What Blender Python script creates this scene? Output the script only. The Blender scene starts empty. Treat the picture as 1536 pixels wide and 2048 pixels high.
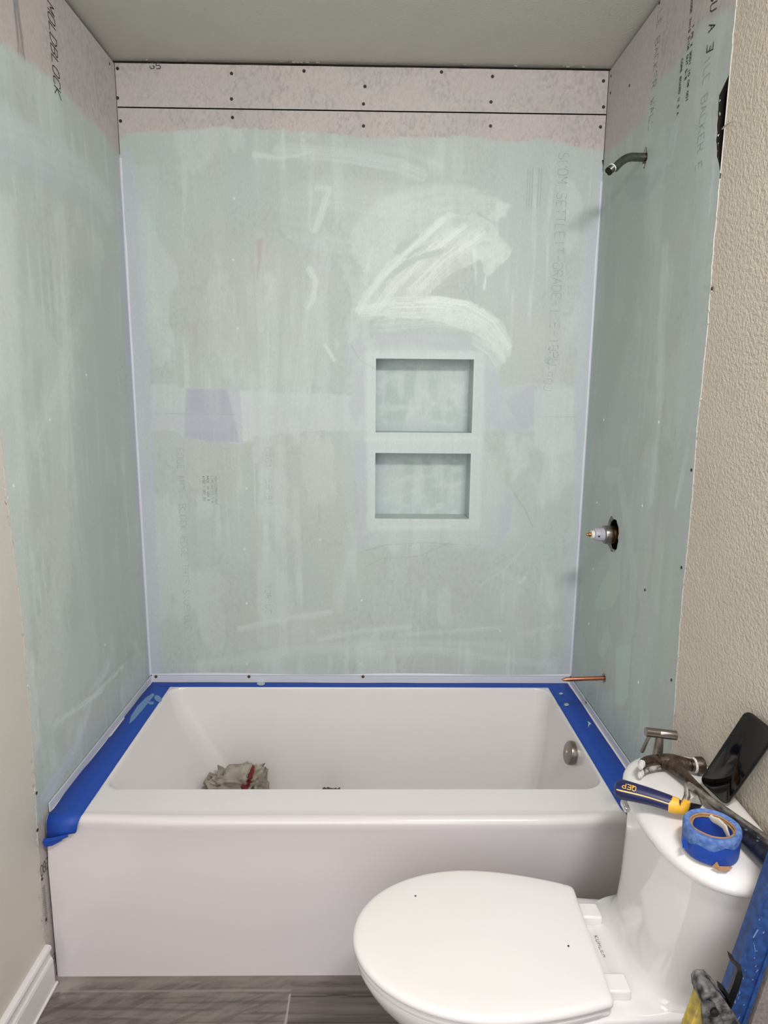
import bpy, bmesh, math, random
import numpy as np
from mathutils import Vector, Matrix
random.seed(7)
C = bpy.context.scene.collection
PI = math.pi

# ------------------------------------------------------------------ camera
CAM = np.array([0.0428, -2.208, 1.4618]); YAW, PITCH, ROLL, FPX = -0.0151, 0.1769, 0.0088, 1296.98
def _axes():
    cy, sy, cp, sp = math.cos(YAW), math.sin(YAW), math.cos(PITCH), math.sin(PITCH)
    f = np.array([-sy*cp, cy*cp, -sp]); r = np.array([cy, sy, 0.]); u = np.cross(r, f)
    cr, sr = math.cos(ROLL), math.sin(ROLL)
    return cr*r+sr*u, -sr*r+cr*u, f
R_, U_, F_ = _axes()
cam = bpy.data.cameras.new('camera'); co = bpy.data.objects.new('camera', cam); C.objects.link(co)
co.matrix_world = Matrix(((R_[0], U_[0], -F_[0], CAM[0]), (R_[1], U_[1], -F_[1], CAM[1]), (R_[2], U_[2], -F_[2], CAM[2]), (0, 0, 0, 1)))
cam.sensor_fit = 'VERTICAL'; cam.sensor_height = 24; cam.lens = FPX/2048*24; cam.clip_start = .02
bpy.context.scene.camera = co
def at(px, py, ax, v):
    """the point of the photograph's pixel on the plane x / y / z = v"""
    d = (px-768)/FPX*R_ + (1024-py)/FPX*U_ + F_
    i = 'xyz'.index(ax)
    return Vector(CAM + (v-CAM[i])/d[i]*d)

# ------------------------------------------------------------------ light
sc = bpy.context.scene
sc.view_settings.view_transform = 'Standard'; sc.view_settings.look = 'None'
sc.view_settings.gamma = 1; sc.view_settings.use_curve_mapping = False
sc.view_settings.exposure = -0.06
w = bpy.data.worlds.new('world'); sc.world = w; w.use_nodes = True
w.node_tree.nodes['Background'].inputs[0].default_value = (.95, .97, 1, 1)
w.node_tree.nodes['Background'].inputs[1].default_value = .5
def area(name, loc, target, sx, sy, e, col):
    l = bpy.data.lights.new(name, 'AREA'); l.shape = 'RECTANGLE'; l.size = sx; l.size_y = sy; l.energy = e; l.color = col
    o = bpy.data.objects.new(name, l); C.objects.link(o); o.location = loc
    o.rotation_euler = (Vector(target)-Vector(loc)).to_track_quat('-Z', 'Y').to_euler()
    return o
area('vanity_lamp_light', (.60, -1.95, 2.30), (-.15, -.6, .5), .55, .16, 27, (1, .975, .955))
area('fill_light', (-.1, -2.95, 1.5), (0, 0, 1.0), 1.3, 1.7, 20, (.98, .985, 1))  # soft fill added behind the camera, stands for no known source

# ------------------------------------------------------------------ helpers
def s2l(c):
    return tuple(((v/255.)/12.92 if v/255. <= .04045 else ((v/255.+.055)/1.055)**2.4) for v in c)
def mat(name, rgb, rough=.5, metal=0, noise=0, nscale=30, bump=0, bscale=60, coat=0, c2=None, spec=None, detail=3, bdist=.002):
    m = bpy.data.materials.new(name); m.use_nodes = True; n = m.node_tree.nodes; l = m.node_tree.links
    b = n['Principled BSDF']; c = s2l(rgb)
    b.inputs['Base Color'].default_value = (*c, 1); b.inputs['Roughness'].default_value = rough; b.inputs['Metallic'].default_value = metal
    if coat: b.inputs['Coat Weight'].default_value = coat; b.inputs['Coat Roughness'].default_value = .05
    if spec is not None: b.inputs['Specular IOR Level'].default_value = spec
    tc = n.new('ShaderNodeTexCoord')
    if noise or c2:
        t = n.new('ShaderNodeTexNoise'); t.inputs['Scale'].default_value = nscale; t.inputs['Detail'].default_value = detail
        l.new(tc.outputs['Object'], t.inputs['Vector'])
        r = n.new('ShaderNodeValToRGB'); r.color_ramp.elements[0].position = .38; r.color_ramp.elements[1].position = .62
        c2l = s2l(c2) if c2 else tuple(x*(1-noise) for x in c)
        r.color_ramp.elements[0].color = (*c2l, 1); r.color_ramp.elements[1].color = (*c, 1)
        l.new(t.outputs['Fac'], r.inputs['Fac']); l.new(r.outputs['Color'], b.inputs['Base Color'])
    if bump:
        t = n.new('ShaderNodeTexNoise'); t.inputs['Scale'].default_value = bscale; t.inputs['Detail'].default_value = 2
        l.new(tc.outputs['Object'], t.inputs['Vector'])
        bp = n.new('ShaderNodeBump'); bp.inputs['Strength'].default_value = bump; bp.inputs['Distance'].default_value = bdist
        l.new(t.outputs['Fac'], bp.inputs['Height']); l.new(bp.outputs['Normal'], b.inputs['Normal'])
    return m
def painted_mat(name, bscale=220, bump=.25, rlo=.36, rhi=.8, stretch=(1, 1, 1)):
    """colour laid on in the mesh's own 'paint' attribute (rgb = pigment, a = sheen)"""
    m = bpy.data.materials.new(name); m.use_nodes = True; n = m.node_tree.nodes; l = m.node_tree.links; b = n['Principled BSDF']
    a = n.new('ShaderNodeAttribute'); a.attribute_name = 'paint'
    tc = n.new('ShaderNodeTexCoord'); mp = n.new('ShaderNodeMapping'); mp.inputs['Scale'].default_value = stretch
    l.new(tc.outputs['Object'], mp.inputs['Vector'])
    t = n.new('ShaderNodeTexNoise'); t.inputs['Scale'].default_value = bscale; t.inputs['Detail'].default_value = 4
    l.new(mp.outputs['Vector'], t.inputs['Vector'])
    mr = n.new('ShaderNodeMapRange'); mr.inputs['From Min'].default_value = .3; mr.inputs['From Max'].default_value = .7
    mr.inputs['To Min'].default_value = .955; mr.inputs['To Max'].default_value = 1.045
    l.new(t.outputs['Fac'], mr.inputs['Value'])
    mx = n.new('ShaderNodeVectorMath'); mx.operation = 'SCALE'
    l.new(a.outputs['Color'], mx.inputs[0]); l.new(mr.outputs['Result'], mx.inputs['Scale'])
    t2 = n.new('ShaderNodeTexNoise'); t2.inputs['Scale'].default_value = 420; t2.inputs['Detail'].default_value = 2; l.new(tc.outputs['Object'], t2.inputs['Vector'])
    s1 = n.new('ShaderNodeMapRange'); s1.inputs['From Min'].default_value = .48; s1.inputs['From Max'].default_value = .62; l.new(t2.outputs['Fac'], s1.inputs['Value'])
    s2 = n.new('ShaderNodeMapRange'); s2.inputs['From Min'].default_value = .45; s2.inputs['From Max'].default_value = 1.; s2.inputs['To Max'].default_value = .55; l.new(a.outputs['Alpha'], s2.inputs['Value'])
    s3 = n.new('ShaderNodeMath'); s3.operation = 'MULTIPLY'; l.new(s1.outputs[0], s3.inputs[0]); l.new(s2.outputs[0], s3.inputs[1])
    mc = n.new('ShaderNodeMix'); mc.data_type = 'RGBA'; l.new(s3.outputs[0], mc.inputs[0]); l.new(mx.outputs['Vector'], mc.inputs[6]); mc.inputs[7].default_value = (.78, .83, .81, 1)  # pale specks painted in as glints where the coat is glossy
    l.new(mc.outputs[2], b.inputs['Base Color'])
    rr = n.new('ShaderNodeMapRange'); rr.inputs['To Min'].default_value = rhi; rr.inputs['To Max'].default_value = rlo
    l.new(a.outputs['Alpha'], rr.inputs['Value']); l.new(rr.outputs['Result'], b.inputs['Roughness'])
    bp = n.new('ShaderNodeBump'); bp.inputs['Strength'].default_value = bump; bp.inputs['Distance'].default_value = .001
    l.new(t.outputs['Fac'], bp.inputs['Height']); l.new(bp.outputs['Normal'], b.inputs['Normal'])
    return m

class MB:
    def __init__(s): s.v = []; s.f = []
    def add(s, vs, fs):
        k = len(s.v); s.v += [tuple(v) for v in vs]; s.f += [tuple(i+k for i in f) for f in fs]; return s
    def box(s, lo, hi, mtx=None):
        x0, y0, z0 = lo; x1, y1, z1 = hi
        vs = [Vector(p) for p in ((x0,y0,z0),(x1,y0,z0),(x1,y1,z0),(x0,y1,z0),(x0,y0,z1),(x1,y0,z1),(x1,y1,z1),(x0,y1,z1))]
        if mtx: vs = [mtx @ v for v in vs]
        return s.add(vs, [(0,3,2,1),(4,5,6,7),(0,1,5,4),(1,2,6,5),(2,3,7,6),(3,0,4,7)])
    def loft(s, rings, caps=(True, True), closed=True):
        n = len(rings[0]); k = len(s.v); s.v += [tuple(p) for r in rings for p in r]
        for i in range(len(rings)-1):
            for j in range(n if closed else n-1):
                a = k+i*n+j; b = k+i*n+(j+1) % n; s.f.append((a, b, b+n, a+n))
        if caps[0]: s.f.append(tuple(k+j for j in reversed(range(n))))
        if caps[1]: s.f.append(tuple(k+(len(rings)-1)*n+j for j in range(n)))
        return s
    def tube(s, pts, rad, n=20, caps=(True, True), flat=1.0, up=None):
        pts = [Vector(p) for p in pts]; rings = []; prev = None
        for i, p in enumerate(pts):
            t = (pts[min(i+1, len(pts)-1)]-pts[max(i-1, 0)])
            if t.length < 1e-9: t = prev_t
            t.normalize(); prev_t = t
            a = (Vector(up) if up else (Vector((0,0,1)) if abs(t.z) < .9 else Vector((1,0,0)))) if prev is None else prev
            a = (a - t*a.dot(t)).normalized(); prev = a; b = t.cross(a)
            r = rad[i] if isinstance(rad, (list, tuple)) else rad
            ra, rb = (r if isinstance(r, (list, tuple)) else (r*flat, r))
            rings.append([p + a*math.cos(q)*ra + b*math.sin(q)*rb for q in [2*PI*j/n for j in range(n)]])
        return s.loft(rings, caps)
    def lathe(s, o, axis, prof, n=32, caps=(True, True)):
        o = Vector(o); t = Vector(axis).normalized(); a = t.orthogonal().normalized(); b = t.cross(a)
        return s.loft([[o+t*h+a*math.cos(2*PI*j/n)*max(r, 1e-5)+b*math.sin(2*PI*j/n)*max(r, 1e-5) for j in range(n)] for h, r in prof], caps)
    def build(s, name, m, parent=None, smooth=35, bevel=0, sub=0, bseg=2):
        me = bpy.data.meshes.new(name); me.from_pydata(s.v, [], s.f)
        bm = bmesh.new(); bm.from_mesh(me); bmesh.ops.recalc_face_normals(bm, faces=bm.faces); bm.to_mesh(me); bm.free()
        o = bpy.data.objects.new(name, me); C.objects.link(o)
        if m: me.materials.append(m)
        if smooth:
            me.shade_smooth(); me.set_sharp_from_angle(angle=math.radians(smooth))
        if parent: o.parent = parent
        if bevel:
            md = o.modifiers.new('bevel', 'BEVEL'); md.width = bevel; md.segments = bseg; md.limit_method = 'ANGLE'; md.angle_limit = math.radians(40)
        if sub:
            md = o.modifiers.new('sub', 'SUBSURF'); md.levels = sub; md.render_levels = sub
        return o
def thing(name, label, cat, loc=(0,0,0), rotz=0, group=None):
    o = bpy.data.objects.new(name, None); C.objects.link(o); o.location = loc; o.rotation_euler = (0,0,rotz)
    o.empty_display_size = .05; return tag(o, label, cat, group)
def tag(o, label, cat, group=None):
    o['label'] = label; o['category'] = cat
    if group: o['group'] = group
    return o
def struct(o): o['kind'] = 'structure'; return o

# value noise
def _h(ix, iy, seed):
    n = (ix.astype(np.int64)*374761393 + iy.astype(np.int64)*668265263 + seed*2147483647) & 0xffffffff
    n = ((n ^ (n >> 13))*1274126177) & 0xffffffff
    return ((n ^ (n >> 16)) & 0xffff)/65535.
def vn(x, y, seed=0):
    ix = np.floor(x); iy = np.floor(y); fx = x-ix; fy = y-iy; fx = fx*fx*(3-2*fx); fy = fy*fy*(3-2*fy)
    a = _h(ix, iy, seed); b = _h(ix+1, iy, seed); c = _h(ix, iy+1, seed); d = _h(ix+1, iy+1, seed)
    return (a*(1-fx)+b*fx)*(1-fy)+(c*(1-fx)+d*fx)*fy
def fbm(x, y, seed=0, o=4):
    r = 0; a = .5; t = 0
    for i in range(o): r = r+a*vn(x*2**i, y*2**i, seed+i*17); t += a; a *= .5
    return r/t
def sm(a, b, x): t = np.clip((x-a)/(b-a), 0, 1); return t*t*(3-2*t)

class Canvas:
    """pigment brushed on a flat surface, in metres along the surface (s) and up it (z)"""
    def __init__(c, S, Z, base, seed):
        c.S, c.Z, c.seed = S, Z, seed
        c.rgb = np.empty(S.shape+(3,)); c.rgb[:] = s2l(base); c.g = np.zeros(S.shape)
    def lay(c, mask, rgb, op=1., gloss=None):
        m = np.clip(mask*op, 0, 1)
        c.rgb = c.rgb*(1-m[..., None]) + np.array(s2l(rgb))*m[..., None]
        if gloss is not None: c.g = c.g*(1-m)+gloss*m
    def nz(c, fx, fy, seed, o=4): return fbm(c.S*fx+50, c.Z*fy+50, c.seed*100+seed, o)
    def poly(c, pts, rag=.006, soft=.004, fr=60, seed=0):
        S, Z = c.S, c.Z; d = np.full(S.shape, 9.); ins = np.zeros(S.shape, bool); n = len(pts)
        for i in range(n):
            x0, y0 = pts[i]; x1, y1 = pts[(i+1) % n]; dx, dy = x1-x0, y1-y0; L = dx*dx+dy*dy+1e-12
            t = np.clip(((S-x0)*dx+(Z-y0)*dy)/L, 0, 1); d = np.minimum(d, np.hypot(S-x0-t*dx, Z-y0-t*dy))
            if abs(dy) > 1e-9:
                k = ((Z < y1) != (Z < y0)) & (S < (x1-x0)*(Z-y0)/dy+x0); ins ^= k
        d = np.where(ins, d, -d) + (c.nz(fr, fr, 31+seed)-.5)*2*rag
        return sm(-soft, soft, d)
    def stroke(c, pts, w, rag=.004, soft=.004, br=.5, bf=260, seed=0, taper=False, dry=0.):
        """a brush stroke: w half width; br = how much the bristle lines show; dry = how broken its end is"""
        S, Z = c.S, c.Z; best = np.full(S.shape, 9.); ac = np.zeros(S.shape); al = np.zeros(S.shape); tot = 0
        for i in range(len(pts)-1):
            x0, y0 = pts[i]; x1, y1 = pts[i+1]; dx, dy = x1-x0, y1-y0; L = math.hypot(dx, dy)+1e-9
            t = np.clip(((S-x0)*dx+(Z-y0)*dy)/L/L, 0, 1); px = S-x0-t*dx; py = Z-y0-t*dy; d = np.hypot(px, py)
            k = d < best; best = np.where(k, d, best)
            ac = np.where(k, (px*(-dy)+py*dx)/L, ac); al = np.where(k, tot+t*L, al); tot += L
        u = al/tot; ww = w*(1-.75*u) if taper else w
        m = sm(-soft, soft, ww-best+(c.nz(50, 50, 71+seed)-.5)*2*rag)
        b = fbm(ac*bf+9, al*7+9, c.seed+seed+5, 3)
        thr = .5*dry*u
        return m*(1-br+br*sm(.32+thr, .62+thr, b))

def grid_mesh(name, P, rgb, g, material, parent=None, keep=None):
    """P: (n,m,3) points"""
    n, m = P.shape[:2]; idx = np.arange(n*m).reshape(n, m)
    F = np.stack([idx[:-1,:-1], idx[:-1,1:], idx[1:,1:], idx[1:,:-1]], -1).reshape(-1, 4)
    if keep is not None: F = F[keep.reshape(-1)]
    me = bpy.data.meshes.new(name); me.vertices.add(n*m); me.vertices.foreach_set('co', P.reshape(-1).astype(np.float32))
    me.loops.add(F.size); me.loops.foreach_set('vertex_index', F.reshape(-1).astype(np.int32))
    me.polygons.add(len(F)); me.polygons.foreach_set('loop_start', (np.arange(len(F))*4).astype(np.int32))
    try: me.polygons.foreach_set('loop_total', np.full(len(F), 4, np.int32))
    except Exception: pass
    me.update(calc_edges=True)
    a = me.attributes.new('paint', 'FLOAT_COLOR', 'POINT')
    a.data.foreach_set('color', np.concatenate([rgb, g[..., None]], -1).reshape(-1).astype(np.float32))
    me.materials.append(material); me.shade_smooth()
    o = bpy.data.objects.new(name, me); C.objects.link(o)
    if parent: o.parent = parent
    return o

# stroke lettering
GL = {'A':[[(0,0),(.5,1),(1,0)],[(.2,.4),(.8,.4)]],'B':[[(0,0),(0,1),(.8,1),(1,.8),(.8,.55),(0,.55)],[(.8,.55),(1,.3),(.8,0),(0,0)]],
'C':[[(1,.85),(.8,1),(.2,1),(0,.8),(0,.2),(.2,0),(.8,0),(1,.15)]],'D':[[(0,0),(0,1),(.7,1),(1,.7),(1,.3),(.7,0),(0,0)]],
'E':[[(1,0),(0,0),(0,1),(1,1)],[(0,.5),(.8,.5)]],'G':[[(1,.85),(.8,1),(.2,1),(0,.8),(0,.2),(.2,0),(.8,0),(1,.2),(1,.45),(.6,.45)]],
'H':[[(0,0),(0,1)],[(1,0),(1,1)],[(0,.5),(1,.5)]],'I':[[(.5,0),(.5,1)]],'K':[[(0,0),(0,1)],[(1,1),(0,.45),(1,0)]],'L':[[(0,1),(0,0),(1,0)]],
'M':[[(0,0),(0,1),(.5,.4),(1,1),(1,0)]],'N':[[(0,0),(0,1),(1,0),(1,1)]],'O':[[(.2,0),(0,.2),(0,.8),(.2,1),(.8,1),(1,.8),(1,.2),(.8,0),(.2,0)]],
'P':[[(0,0),(0,1),(.8,1),(1,.8),(.8,.5),(0,.5)]],'Q':[[(.2,0),(0,.2),(0,.8),(.2,1),(.8,1),(1,.8),(1,.2),(.8,0),(.2,0)],[(.6,.3),(1.05,-.1)]],
'R':[[(0,0),(0,1),(.8,1),(1,.8),(.8,.5),(0,.5)],[(.5,.5),(1,0)]],'S':[[(1,.85),(.8,1),(.2,1),(0,.75),(.2,.52),(.8,.48),(1,.25),(.8,0),(.2,0),(0,.15)]],
'T':[[(0,1),(1,1)],[(.5,0),(.5,1)]],'U':[[(0,1),(0,.2),(.2,0),(.8,0),(1,.2),(1,1)]],'W':[[(0,1),(.25,0),(.5,.7),(.75,0),(1,1)]],'X':[[(0,0),(1,1)],[(0,1),(1,0)]],
'0':[[(.2,0),(0,.2),(0,.8),(.2,1),(.8,1),(1,.8),(1,.2),(.8,0),(.2,0)]],'8':[[(.2,.5),(0,.7),(.2,1),(.8,1),(1,.7),(.8,.5),(.2,.5),(0,.25),(.2,0),(.8,0),(1,.25),(.8,.5)]],
'3':[[(0,1),(1,1),(1,0),(0,0)],[(.3,.5),(1,.5)]],'1':[[(.3,.8),(.6,1),(.6,0)]],'5':[[(1,1),(0,1),(0,.55),(.8,.55),(1,.35),(1,.15),(.8,0),(0,0)]],
'-':[[(.1,.5),(.9,.5)]],'/':[[(0,0),(1,1)]],' ':[],'V':[[(0,1),(.5,0),(1,1)]],'F':[[(0,0),(0,1),(1,1)],[(0,.5),(.8,.5)]]}
def lettering(mb, text, o, right, up, h, wd=.55, gap=.3, sw=.1, slant=0, dash=0):
    """flat ink strokes standing on the surface at o; right/up are unit vectors on it"""
    o, right, up = Vector(o), Vector(right).normalized(), Vector(up).normalized(); x = 0
    rnd = random.Random(len(text))
    for ch in text:
        for line in GL.get(ch, []):
            for a, b in zip(line[:-1], line[1:]):
                A = Vector((x+a[0]*wd+slant*a[1], a[1])); B = Vector((x+b[0]*wd+slant*b[1], b[1]))
                d = B-A; L = d.length; n = max(1, int(L/dash)) if dash else 1
                for k in range(n):
                    if dash and rnd.random() < .12: continue
                    p, q = A+d*(k/n+(.06 if dash else 0)), A+d*((k+1)/n-(.1/n if dash else 0)); e = (q-p).normalized(); nn = Vector((-e.y, e.x))*sw/2
                    qs = [p-nn-e*sw*.3, q-nn+e*sw*.3, q+nn+e*sw*.3, p+nn-e*sw*.3]
                    mb.add([o+(right*v.x+up*v.y)*h for v in qs], [(0,1,2,3)])
        x += wd+gap
    return mb

# ------------------------------------------------------------------ materials
M = dict(
 coated=painted_mat('membrane_coated_board', 260, .3, .33, .62, (1, 1, .35)),
 plaster=mat('beige_textured_paint', (208, 198, 183), .55, noise=.04, nscale=6, bump=1., bscale=150, bdist=.0035),
 plaster_l=mat('beige_paint_smooth', (208, 203, 194), .5, noise=.03, nscale=5, bump=.35, bscale=90, bdist=.002),
 ceil=mat('ceiling_paint', (196, 193, 184), .75, noise=.03, nscale=8, bump=.5, bscale=140, bdist=.002),
 dark=mat('dark_cavity_and_shade', (26, 20, 17), .9),
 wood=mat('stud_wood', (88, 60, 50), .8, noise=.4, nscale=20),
 core=mat('board_core', (190, 184, 178), .9, bump=.6, bscale=200),
 ink=mat('black_ink', (62, 60, 62), .8), ink2=mat('ink_under_coat', (156, 168, 165), .6), ink3=mat('ink_under_thin_coat', (124, 130, 128), .6),
 acrylic=mat('glossy_white_acrylic', (229, 224, 225), .16, coat=.3),
 apron=mat('white_acrylic', (224, 218, 220), .2, coat=.2),
 flange=mat('primed_white_flange', (208, 210, 219), .45),
 china=mat('vitreous_china', (234, 231, 231), .09, coat=.5),
 seat=mat('white_seat_plastic', (238, 234, 234), .22),
 tape=mat('blue_painters_tape', (24, 72, 172), .55, noise=.1, nscale=160, bump=.35, bscale=350, bdist=.0006),
 tape_side=mat('pale_blue_tape_edge', (104, 134, 190), .8, noise=.18, nscale=120, bump=.5, bscale=300, c2=(72, 104, 172)),
 smear=mat('membrane_smear_on_tape', (110, 146, 190), .35), smear2=mat('pale_membrane_drip', (176, 196, 196), .35),
 card=mat('torn_cardboard', (176, 136, 98), .9, noise=.25, nscale=90, bump=.5, bscale=200),
 nickel=mat('brushed_nickel', (150, 143, 136), .3, 1, noise=.12, nscale=200),
 steel=mat('dull_steel_pipe', (128, 128, 122), .38, 1, noise=.3, nscale=90),
 chrome=mat('chrome', (215, 215, 215), .08, 1),
 brass=mat('brass', (176, 128, 76), .3, 1, noise=.2, nscale=60), copper=mat('copper', (205, 134, 104), .32, 1, noise=.15, nscale=50),
 greyp=mat('grey_plastic', (172, 170, 182), .4), whitep=mat('white_nylon', (220, 222, 205), .45), teflon=mat('thread_tape', (225, 228, 222), .6),
 black=mat('black_rubber', (17, 17, 19), .5), glass=mat('black_phone_glass', (9, 9, 12), .08, spec=.6), edgeb=mat('black_phone_case', (12, 12, 14), .35),
 iron=mat('plaster_smeared_steel', (92, 78, 68), .42, .55, nscale=55, c2=(58, 44, 36), bump=.6, bscale=160, detail=6),
 irond=mat('dusty_steel', (176, 172, 170), .7, .1, nscale=110, c2=(84, 74, 70), bump=.8, bscale=200, detail=6),
 white_plaster=mat('white_plaster_crust', (222, 220, 222), .8, nscale=140, c2=(196, 192, 186), bump=.8, bscale=260),
 navy=mat('navy_rubber_grip', (26, 32, 84), .42, noise=.2, nscale=40), navyd=mat('dark_navy_grip', (22, 24, 46), .5, nscale=70, c2=(46, 48, 66), bump=.5, bscale=160),
 yellow=mat('yellow_plastic', (238, 182, 58), .45), stripe=mat('cream_stripe', (228, 200, 140), .5),
 dirtyel=mat('dusty_yellow_plastic', (206, 178, 72), .6, nscale=60, c2=(150, 132, 74)),
 blade=mat('grouted_steel_blade', (150, 147, 140), .35, .6, nscale=60, c2=(96, 90, 82), bump=.4, bscale=120, detail=5),
 levelb=mat('scuffed_blue_metal', (38, 78, 142), .5, nscale=95, c2=(30, 58, 112), bump=.3, bscale=120, detail=8),
 scuff=mat('pale_scuff', (120, 145, 190), .7), greybar=mat('dusty_grey_metal', (140, 132, 130), .7, noise=.25, nscale=160, bump=.4, bscale=300),
 dusty=mat('dust_caked_black_rubber', (120, 118, 118), .85, nscale=75, c2=(34, 32, 34), bump=.9, bscale=180, detail=8),
 screw=mat('dark_screw_head', (52, 50, 50), .45, .4), screwp=mat('coated_screw_head', (205, 216, 212), .2), bronze=mat('bronze_screw_head', (96, 74, 56), .4, .6),
 trim=mat('white_trim_paint', (228, 225, 226), .35), paper=mat('torn_paper', (196, 190, 180), .9), drain=mat('dark_drain', (70, 70, 74), .4, .5),
)

# ------------------------------------------------------------------ the room
X0, X1, H = -.764, .764, 2.471
struct(MB().box((X0-.1, -3.2, H), (X1+.1, .12, H+.08)).build('ceiling', M['ceil'], smooth=0))
wl = struct(MB().box((X0-.1, -3.2, 0), (X0, -.770, H)).build('wall_left', M['plaster_l'], smooth=0))
wr = struct(MB().box((X1, -3.2, 0), (X1+.1, -.753, H)).build('wall_right', M['plaster'], smooth=0))

BACK_TOP, SEAM0, SEAM1, BOT = 2.459, 2.337, 2.333, .4655
N1 = (.045, .371, 1.341, 1.5845); N2 = (.045, .371, 1.044, 1.271)
def px_poly(pts, ax, v, mirror=False):
    r = []
    for p in pts:
        q = at(p[0], p[1], ax, v); r.append((q.x, q.z) if ax == 'y' else (q.y, q.z))
    return r
def lin(a, b, step, must=()):
    k = sorted([a, b, *must]); out = []
    for p, q in zip(k[:-1], k[1:]): out += list(np.linspace(p, q, max(2, int(round((q-p)/step))+1))[:-1])
    return np.array(out+[b])
PINK, COAT, LAV, LIGHT, WETC = (190, 183, 181), (181, 195, 190), (186, 192, 200), (205, 215, 213), (210, 218, 215)

def board_base(c):
    f = c.nz(7, 7, 2); c.lay(sm(.4, .65, f), (196, 184, 183), .5); f2 = c.nz(6, 6, 3, 3)
    f = c.nz(150, 90, 1, 3); c.lay(sm(.5, .72, f)*sm(.35, .6, f2), (150, 145, 145), .6); c.lay(sm(.5, .62, c.nz(260, 160, 9, 2)), (170, 164, 163), .35); c.lay(sm(.48, .7, f2), (176, 172, 171), .4)
def coat_base(c, mask):
    th = c.nz(24, 3.2, 4); th2 = c.nz(140, 2.5, 5, 3); th3 = c.nz(3.5, 2.5, 6)
    op = np.clip(.76+.14*(sm(.35, .6, th))+.06*(sm(.4, .6, th2)), 0, 1)
    c.lay(mask, COAT, op, .35)
    c.lay(mask*sm(.5, .75, th)*sm(.4, .6, c.nz(4, 5, 15)), LIGHT, .35); c.lay(mask*sm(.50, .66, th3), (176, 188, 186), .5); c.lay(mask*sm(.55, .75, c.nz(60, 4., 8, 3))*sm(.45, .6, c.nz(5, 4, 16)), LIGHT, .4, .5)
    c.lay(mask*sm(.52, .66, c.nz(5, 6, 17)), (187, 190, 188), .4); c.lay(mask*sm(.5, .7, c.nz(110, 60, 18, 3))*sm(.45, .65, c.nz(6, 6, 19)), (165, 171, 168), .3)
    c.lay(mask*sm(.56, .64, c.nz(9, 4, 20)), LIGHT, .3)

# --- back wall, coated lower board
xs = lin(-.762, .762, .0026, (N1[0], N1[1])); zs = lin(BOT, SEAM1, .0026, (N1[2], N1[3], N2[2], N2[3]))
S, Z = np.meshgrid(xs, zs, indexing='ij')
c = Canvas(S, Z, PINK, 3); board_base(c)
Y = lambda pts: px_poly(pts, 'y', 0)
top = Y([(232, 292), (250, 268), (300, 262), (355, 262), (450, 253), (520, 258), (600, 264), (700, 272), (735, 276), (790, 276), (880, 274), (930, 272), (1000, 282), (1050, 284), (1075, 276), (1105, 282), (1140, 292), (1205, 302)])
m = c.poly([(-.8, .3), *[(-.8, top[0][1])], *top, (.8, top[-1][1]), (.8, .3)], .006, .003, 60)
coat_base(c, m)
# thin places where the pink board shows through
for p, o in (([(400,440),(560,430),(540,560),(520,690),(440,700),(400,600)],.45), ([(370,560),(480,600),(470,700),(380,720)],.4), ([(560,560),(640,570),(640,690),(560,700)],.35), ([(540,900),(640,880),(700,1000),(680,1330),(560,1330)],.32), ([(380,880),(470,880),(460,990),(370,1000)],.4), ([(420,1120),(520,1120),(520,1290),(420,1290)],.35), ([(890,1120),(1010,1120),(1090,1290),(900,1320)],.38), ([(1090,620),(1130,560),(1150,760),(1100,760)],.25)):
    c.lay(c.poly(Y(p), .03, .035, 25)*(.6+.4*sm(.4, .6, c.nz(120, 60, 44, 3))), (182, 182, 177), o*.75)
c.lay(c.poly(Y([(512,478),(526,476),(522,520),(514,560),(516,520)]), .003, .004), (170, 138, 136), .5)
c.lay(c.poly(Y([(385,650),(396,640),(395,690),(388,696)]), .006, .005), (182, 160, 158), .3)
# lavender primer along the joints
def L(pts, op=.8, rag=.008, soft=.006, col=LAV, gl=.3): c.lay(c.poly(Y(pts), rag, soft), col, op*(.75+.25*sm(.35,.6,c.nz(120,4,12,3))), gl)
L([(236,300),(262,300),(290,560),(300,760),(322,1345),(296,1350)], .85)
L([(262,330),(318,335),(312,470),(300,560),(288,600)], .4, col=(190,203,204))
L([(1195,335),(1207,330),(1140,1345),(1122,1345),(1150,900),(1160,560)], .8); L([(1180,470),(1200,460),(1172,800),(1156,1000),(1152,760)], .7, col=(182,189,197))
L([(1160,600),(1180,560),(1168,800),(1140,860)], .45, col=(188,198,200))
band = [(302,768),(352,768),(362,776),(436,778),(500,782),(560,786),(640,786),(700,790),(745,800),(745,862),(700,862),(640,862),(560,868),(512,872),(505,884),(480,888),(440,885),(368,876),(350,862),(330,858),(302,866)]
L(band, .75, .004, .003, (196,204,206)); L([(372,777),(480,780),(486,884),(440,885),(368,876)], .95, .003, .003, (174,178,189)); L([(455,780),(505,782),(512,872),(480,886)], .5, .003, .005, (205,212,214))
L([(302,822),(470,826),(460,866),(330,858),(302,866)], .35, .003, .004, (186,190,200))
L([(948,770),(1000,775),(1070,765),(1140,770),(1150,800),(1120,905),(1085,905),(1068,892),(1070,866),(1010,860),(948,866)], .55, .005, .004, (192,200,206)); L([(1010,800),(1060,770),(1075,770),(1075,850),(1040,858)], .6, .004, .006, (178,183,191))
L([(1068,780),(1150,775),(1145,900),(1100,915),(1068,895)], .35, .003, .003, (200,213,208))
ring = [(700,700),(740,675),(850,668),(960,680),(1000,730),(1000,790),(960,860),(1000,960),(1030,990),(1030,1060),(985,1098),(870,1085),(790,1090),(712,1092),(718,1000),(700,880),(705,780)]
L(ring, .62, .010, .006, (192,201,203)); 
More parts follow.
